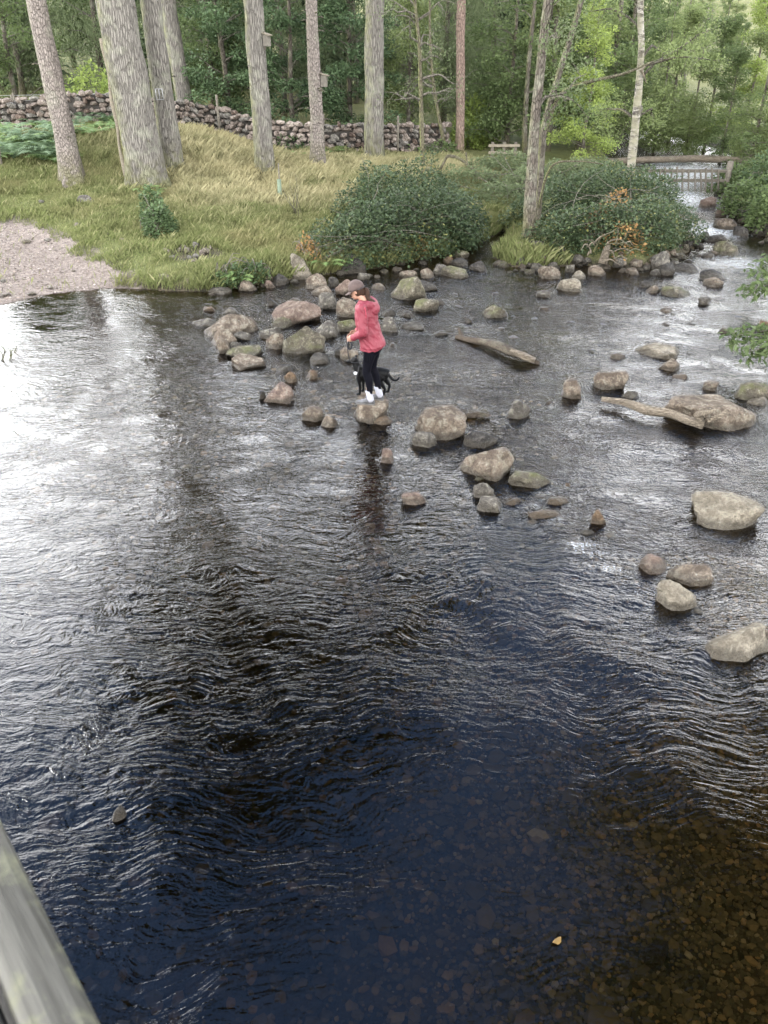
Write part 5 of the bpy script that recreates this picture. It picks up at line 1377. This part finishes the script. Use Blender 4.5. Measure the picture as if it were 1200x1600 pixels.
g.tube([(-0.075, 0, 1.36), (-0.07, 0, 1.22), (-0.03, 0, 1.03), (0.015, 0, 0.90), (0.02, 0, 0.80)], [(0.15, 0.085), (0.165, 0.105), (0.125, 0.09), (0.15, 0.105), (0.13, 0.10)], 16)
for S, E_, Hh, sg in ((LS, LE, LH, -1), (RS, RE, RH, 1)):
    chain(g, [S, (S + E_) / 2, E_], [0.052, 0.046, 0.038]); chain(g, [E_, (E_ * 0.6 + Hh * 0.4), Hh], [0.038, 0.035, 0.025])
    d = (Hh - E_); d /= np.linalg.norm(d); sd_ = np.array([0, 0, 1.0]); inn = np.array([0, -sg, 0]) * 1.0
    palm = Hh + d * 0.045
    g.ell(palm, (0.045, 0.018, 0.040), None, 12, 8)
    for k, (oz, ln) in enumerate(((0.027, .066), (0.009, .074), (-0.009, .07), (-0.027, .056))):
        a = palm + d * 0.038 + np.array([0, 0, oz]); b_ = a + d * ln * 0.45 + inn * 0.010; c_ = b_ + d * ln * 0.15 + inn * ln * 0.40; e_ = c_ - d * ln * 0.25 + inn * ln * 0.12
        g.tube([a - d * 0.02, a, b_, c_, e_], [0.009, 0.009, 0.0085, 0.008, 0.007], 7)
    g.tube([palm + [0, 0, .03] - d * .02, palm + np.array([0, 0, .048]) + d * .01 + inn * .012, palm + np.array([0, 0, .045]) + d * .038 + inn * .025], [.011, .010, .008], 7)
for Hp, K, A in ((LHIP, LKN, LAN), (RHIP, RKN, RAN)):
    chain(g, [Hp, Hp * 0.5 + K * 0.5, K], [0.082, 0.068, 0.050]); chain(g, [K, K * 0.65 + A * 0.35 + [0.015, 0, 0], A], [0.050, 0.047, 0.033])
    g.tube([A + [0.045, 0, -0.045], A + [-0.03, 0, -0.045], A + [-0.13, 0, -0.062], A + [-0.17, 0, -0.066]], [(0.03, 0.03), (0.038, 0.034), (0.040, 0.020), (0.028, 0.012)], 12)
body = g.organic('body', MAT['skin'], PER, 0.0075, 3)
for s in (-1, 1): G().ell(hd(-0.083, s * 0.030, 0.014), (0.007, 0.012, 0.006), tiltR, 8, 6).build('eye', MAT['eye'], PER)
G().ell(hd(-0.102, 0, -0.062), (0.006, 0.019, 0.006), tiltR, 8, 6).build('mouth', MAT['lip'], PER)
# jacket
g = G()
g.tube([(-0.085, 0, 1.40), (-0.078, 0, 1.345), (-0.065, 0, 1.22), (-0.045, 0, 1.08), (-0.012, 0, 0.93), (0.022, 0, 0.80), (0.026, 0, 0.772)],
       [(0.085, 0.085), (0.172, 0.115), (0.195, 0.142), (0.175, 0.145), (0.172, 0.152), (0.192, 0.172), (0.182, 0.162)], 26)
for S, E_, Hh in ((LS, LE, LH), (RS, RE, RH)):
    chain(g, [S + [0, 0, .012], S * .7 + E_ * .3, S * .35 + E_ * .65, E_], [0.076, 0.074, 0.066, 0.060]); chain(g, [E_, E_ * .6 + Hh * .4, E_ * .12 + Hh * .88], [0.060, 0.057, 0.043])
g.tube(curve([(-0.135, -0.075, 1.385), (-0.07, -0.105, 1.375), (0.01, -0.075, 1.36), (0.035, 0, 1.345), (0.01, 0.075, 1.36), (-0.07, 0.105, 1.375), (-0.135, 0.075, 1.385)], 24), [0.042 + 0.018 * math.sin(i / 23 * math.pi) for i in range(24)], 10)
g.ell((0.045, 0, 1.30), (0.072, 0.11, 0.085), None, 14, 10)
jac = g.organic('jacket', MAT['jacket'], PER, 0.009, 4)
me = jac.data; n = len(me.vertices); co = np.empty(n * 3); me.vertices.foreach_get('co', co); co = co.reshape(-1, 3)
nr = np.empty(n * 3); me.vertices.foreach_get('normal', nr); nr = nr.reshape(-1, 3)
dsp = np.array([noise.fractal(Vector((v[0] * 9, v[1] * 9, v[2] * 15 + v[0] * 14)), 0.7, 2.0, 3) for v in co])
hem = np.exp(-((co[:, 2] - 0.800) / 0.012) ** 2) * (np.hypot(co[:, 0] - .01, co[:, 1]) > .1)
co += nr * (0.011 * dsp - 0.010 * hem)[:, None]; me.vertices.foreach_set('co', co.ravel()); me.update()
for Hh, E_ in ((LH, LE), (RH, RE)):
    c = E_ * .14 + Hh * .86; G().tube([c, c + (Hh - E_) * .09], [0.041, 0.038], 14).build('cuff', MAT['jacket_seam'], jac)
g = G(); g.tube(curve([LS + [0.055, -0.045, .055], LS + [0.075, -0.06, -.03], LS + [0.07, -0.045, -.13]], 10), 0.006, 5); g.build('sleeve_seam', MAT['jacket_seam'], jac)
# leggings
g = G()
g.tube([(0.01, 0, 0.92), (0.022, 0, 0.84), (0.025, 0, 0.76)], [(0.135, 0.100), (0.150, 0.118), (0.130, 0.10)], 22)
for s in (-1, 1): g.ell((0.078, s * 0.068, 0.80), (0.072, 0.078, 0.092), None, 14, 10)
for Hp, K, A in ((LHIP, LKN, LAN), (RHIP, RKN, RAN)):
    chain(g, [Hp, Hp * .7 + K * .3 + [.01, 0, 0], Hp * .35 + K * .65, K], [0.094, 0.086, 0.068, 0.056])
    chain(g, [K, K * .72 + A * .28 + [.022, 0, 0], K * .4 + A * .6 + [.015, 0, 0], K * .13 + A * .87], [0.056, 0.056, 0.046, 0.040])
lg = g.organic('leggings', MAT['legging'], PER, 0.009, 4)
tk = LHIP * .55 + LKN * .45
G().box(tk + [0.005, -0.078, 0.045], (0.034, 0.008, 0.075), np.array(Matrix.Rotation(0.12, 3, 'Y'))).build('leg_pocket', MAT['pocket_fabric'], lg, False)
for A, K in ((LAN, LKN), (RAN, RKN)):
    g = G(); u = (K - A) / np.linalg.norm(K - A)
    g.tube([A + [0.012, 0, -.035], A + [0.006, 0, 0.0], A + u * .06, A + u * .115, A + u * .12], [(0.042, 0.046), (0.044, 0.046), 0.043, 0.045, 0.040] if False else [0.045, 0.045, 0.043, 0.047, 0.041], 16); g.build('sock', MAT['sock'], PER)
    g = G()
    g.tube([A + [0.066, 0, -.055], A + [0.045, 0, -.045], A + [-.01, 0, -.035], A + [-.07, 0, -.045], A + [-.13, 0, -.056], A + [-.185, 0, -.064], A + [-.20, 0, -.066]], [(.012, .012), (.036, .034), (.044, .042), (.046, .032), (.047, .024), (.036, .018), (.014, .010)], 16)
    sh = g.organic('shoe', MAT['shoe_upper'], PER, 0.006, 2)
    g = G(); out = [(.068, .0), (.055, .028), (.0, .037), (-.07, .044), (-.13, .049), (-.18, .038), (-.208, .0), (-.18, -.036), (-.13, -.047), (-.07, -.042), (.0, -.037), (.055, -.028)]
    V = [A + [x, y, -.086] for x, y in out] + [A + [x * 1.0, y * 1.0, -.064] for x, y in out]; m_ = len(out)
    g.add(V, [tuple(range(m_))[::-1], tuple(range(m_, 2 * m_))] + [(i, (i + 1) % m_, m_ + (i + 1) % m_, m_ + i) for i in range(m_)]); g.build('sole', MAT['shoe_sole'], sh, False)
    g = G()
    for k_ in range(4): c = A + [-.055 - .022 * k_, 0, -.006 - .008 * k_]; g.tube([c + [0, -.022, -.004], c + [0, 0, .003], c + [0, .022, -.004]], .0035, 5)
    g.build('lace', MAT['sock'], sh)
# hair, cap, pony tail
g = G(); g.ell(hd(0.020, 0, 0.000), (0.085, 0.080, 0.100), tiltR, 18, 12); g.ell(hd(0.055, 0, -0.055), (0.045, 0.055, 0.05), tiltR, 12, 8); g.organic('hair', MAT['hair'], PER, 0.008, 3)
g = G(); pt = [hd(0.095, 0, -0.02), hd(0.125, 0, -0.055), np.array([-0.03, -.015, 1.43]), np.array([0.035, -.02, 1.395]), np.array([0.075, -.025, 1.33]), np.array([0.085, -.025, 1.24])]
g.tube(curve(pt, 18), [.018, .024, .027, .029, .030, .030, .030, .029, .028, .027, .026, .025, .023, .021, .019, .016, .012, .006], 9, rough=.25); g.build('pony_tail', MAT['hair'], PER)
g = G(); Vc = []; Fc = []
nu, nv = 28, 9
for j in range(nv):
    t_ = math.radians(-6) + (math.pi / 2 - math.radians(-6)) * j / (nv - 1)
    for i in range(nu):
        a = 2 * math.pi * i / nu; Vc.append(hd(0.004 + 0.108 * math.cos(t_) * math.cos(a), 0.089 * math.cos(t_) * math.sin(a), 0.018 + 0.112 * math.sin(t_)))
for j in range(nv - 1):
    for i in range(nu): a, b_ = j * nu + i, j * nu + (i + 1) % nu; Fc.append((a, b_, b_ + nu, a + nu))
g.add(Vc, Fc); cap = g.build('cap', MAT['cap_fabric'], PER)
mo = cap.modifiers.new('s', 'SOLIDIFY'); mo.thickness = 0.004
g = G(); Vb = []
for k_, ex in enumerate((0.0, 0.03, 0.058, 0.068)):
    for i in range(11):
        a = math.pi + (i - 5) / 5 * 1.05; dpt = ex * math.cos((i - 5) / 5 * 1.2)
        Vb.append(hd(0.004 + (0.107 + dpt) * math.cos(a), (0.088 + dpt * .5) * math.sin(a), 0.008 - ex * 0.28))
Fb = [(k_ * 11 + i, k_ * 11 + i + 1, (k_ + 1) * 11 + i + 1, (k_ + 1) * 11 + i) for k_ in range(3) for i in range(10)]
g.add(Vb, Fb); o = g.build('cap_peak', MAT['cap_fabric'], cap); mo = o.modifiers.new('s', 'SOLIDIFY'); mo.thickness = 0.005
g = G(); g.tube([hd(0.004 + .109 * math.cos(a), .090 * math.sin(a), 0.006) for a in np.linspace(-1.2, 1.2, 14)], .007, 6); g.build('strap', MAT['cap_strap'], cap)

# ------------------------------------------------------------------ dog
DOG = empty('dog', (sp[0] - 0.015, sp[1] + 0.44, ST_TOP + 0.004), math.radians(-4))
tag(DOG, 'small black dog in a harness standing behind the legs of the person', 'dog')
g = G()
g.tube(curve([(-0.225, 0, 0.315), (-0.17, 0, 0.305), (-0.08, 0, 0.298), (0.02, 0, 0.312), (0.11, 0, 0.325), (0.185, 0, 0.318), (0.215, 0, 0.305)], 22),
       [(.045 + .052 * math.sin(min(1, i / 8) * math.pi / 2) - .018 * max(0, (i - 9) / 12) + (-.05 if i > 20 else 0), .062 + .055 * math.sin(min(1, i / 7) * math.pi / 2) - .045 * max(0, min(1, (i - 8) / 8)) - (.03 if i > 20 else 0)) for i in range(22)], 18)
g.ell((-0.165, 0, 0.275), (.075, .075, .095)); g.ell((0.15, 0, 0.30), (.08, .082, .085))
g.tube(curve([(-0.17, 0, .34), (-0.215, .005, .40), (-0.24, .012, .455)], 10), np.linspace(.078, .052, 10), 14)
HDg = np.array([-0.258, 0.016, 0.485])
g.ell(HDg, (.062, .055, .054)); g.tube([HDg + [-.03, .005, -.006], HDg + [-.075, .014, -.016], HDg + [-.115, .022, -.022]], [(.040, .036), (.030, .027), (.022, .020)], 12)
for s in (-1, 1):
    g.tube(curve([HDg + [.015, s * .038, .042], HDg + [.022, s * .055, .062], HDg + [.010, s * .072, .040], HDg + [-.004, s * .076, .008]], 8), [(.022, .008), (.024, .008), (.024, .008), (.024, .008), (.022, .008), (.019, .008), (.014, .007), (.008, .005)], 8)
    fx = -0.165 + 0.018 * s; y = s * .062
    g.tube(curve([(fx, y * .9, .30), (fx - .004, y, .21), (fx + .004, y, .13), (fx + .002, y, .05), (fx, y, .022)], 12), [.046, .042, .036, .030, .026, .024, .022, .020, .019, .018, .018, .020], 10)
    g.ell((fx - .016, y, .016), (.034, .023, .017))
    for k_ in (-1, 0, 1): g.ell((fx - .038, y + k_ * .012, .012), (.013, .008, .012), None, 8, 6)
    hx = 0.165 + 0.03 * s; y = s * .065
    g.tube(curve([(hx - .005, y * .8, .30), (hx - .032, y, .225), (hx + .012, y, .155), (hx + .038, y, .105), (hx + .026, y, .05), (hx + .022, y, .022)], 15), [.064, .062, .056, .048, .040, .033, .028, .024, .022, .021, .020, .019, .018, .018, .020], 10)
    g.ell((hx + .006, y, .016), (.034, .023, .017))
    for k_ in (-1, 0, 1): g.ell((hx - .018, y + k_ * .012, .012), (.013, .008, .012), None, 8, 6)
g.tube(curve([(.195, 0, .335), (.235, -.01, .285), (.285, -.02, .235), (.33, -.03, .225), (.365, -.035, .255), (.375, -.035, .28)], 18), np.linspace(.024, .011, 18), 9)
g.organic('body', MAT['dog_coat'], DOG, 0.0075, 3)
G().ell(HDg + [-.138, .026, -.016], (.012, .015, .011), None, 10, 8).build('nose', MAT['eye'], DOG)
for s in (-1, 1): G().ell(HDg + [-.045, s * .036 + .006, .018], (.008, .007, .008), None, 8, 6).build('eye', MAT['eye'], DOG)
Hn = empty('x', (0, 0, 0)); bpy.data.objects.remove(Hn)
g = G()
for cx, r1, r2, cz in ((-0.205, .092, .112, .325), (-0.075, .108, .122, .298)):
    g.tube([(cx + .02 * math.sin(a), r1 * math.cos(a), cz + r2 * math.sin(a)) for a in np.linspace(0, 6.2832, 30)], .012, 6, cap=False)
hr = g.build('harness', MAT['harness'], DOG)
g = G(); g.box((-0.135, 0, 0.415), (.075, .045, .012)); g.build('back_panel', MAT['harness'], hr, False)
G().box((-0.232, -.068, 0.335), (.020, .022, .013), np.array(Matrix.Rotation(0.7, 3, 'Z'))).build('name_patch', MAT['tag_white'], hr, False)
# lead, held in the hand
def pw(o, p):
    a = o.rotation_euler.z; c, s = math.cos(a), math.sin(a); l = o.location
    return np.array([l.x + c * p[0] - s * p[1], l.y + s * p[0] + c * p[1], l.z + p[2]])
hand = pw(PER, LH + (LH - LE) / np.linalg.norm(LH - LE) * .075); dring = pw(DOG, (-.10, 0, .43))
g = G(); g.tube(curve([hand + [.0, 0, .03], hand + [-.03, -.01, -.06], (hand + dring) / 2 + [-.10, 0, -.12], dring + [-.04, -.02, .06], dring], 24), .006, 6)
g.tube([hand + np.array([.028 * math.sin(a), .008 * math.cos(a), -.055 + .05 * math.cos(a)]) for a in np.linspace(0, 6.2832, 22)], .012, 7, cap=False)
o = g.build('dog_lead', MAT['webbing']); tag(o, 'black dog lead held in the hand of the person', 'lead')

# ------------------------------------------------------------------ footbridge handrail the picture is taken over
DROP = 0.46
def rail_pt(px, py, drop): return at(px, py, CAM_Z - drop)
e0, e1 = rail_pt(0, 1275, DROP), rail_pt(160, 1600, DROP)
rd = (e0 - e1) / np.linalg.norm(e0 - e1); ln_ = np.array([-rd[1], rd[0], 0])      # along, and to the left
base = e1 - rd * 0.9; ang = math.atan2(rd[1], rd[0])
FB = empty('footbridge', (base[0], base[1], CAM_Z - DROP), ang)
tag(FB, 'lichened grey timber handrail of the footbridge at the lower left corner', 'footbridge')
def bev(o, w=0.012): m = o.modifiers.new('b', 'BEVEL'); m.width = w; m.segments = 3; return o
bev(G().box((2.6, 0.018, -0.035), (3.4, 0.018, 0.035)).build('handrail_edge_board', MAT['timber_edge'], FB, False), 0.014)
bev(G().box((2.6, 0.098, -0.041), (3.4, 0.058, 0.035)).build('handrail_board', MAT['timber_rail'], FB, False))
for x in (0.1, 2.1, 4.1, 5.8): bev(G().box((x, 0.10, -0.64), (0.05, 0.05, 0.565)).build('post', MAT['timber_rail'], FB, False), 0.006)
for z in (-0.42, -0.78): bev(G().box((2.6, 0.03, z), (3.4, 0.018, 0.06)).build('rail', MAT['timber_rail'], FB, False), 0.006)
bev(G().box((2.6, 0.10, -1.33), (3.4, 0.06, 0.11)).build('beam', MAT['timber_grey'], FB, False))
bev(G().box((2.6, 1.15, -1.33), (3.4, 0.06, 0.11)).build('beam', MAT['timber_grey'], FB, False))
db = G().box((0, 0, 0), (0.066, 0.66, 0.02)).mesh('deck_board', MAT['timber_grey'], False)
for i in range(47): link('deck_board', db, FB, (-0.72 + i * 0.1435, 0.66, -1.198))
for x in (0.1, 4.1, 5.8): bev(G().box((x, 0.62, -3.4), (0.09, 0.60, 1.955)).build('pier', MAT['timber_grey'], FB, False))
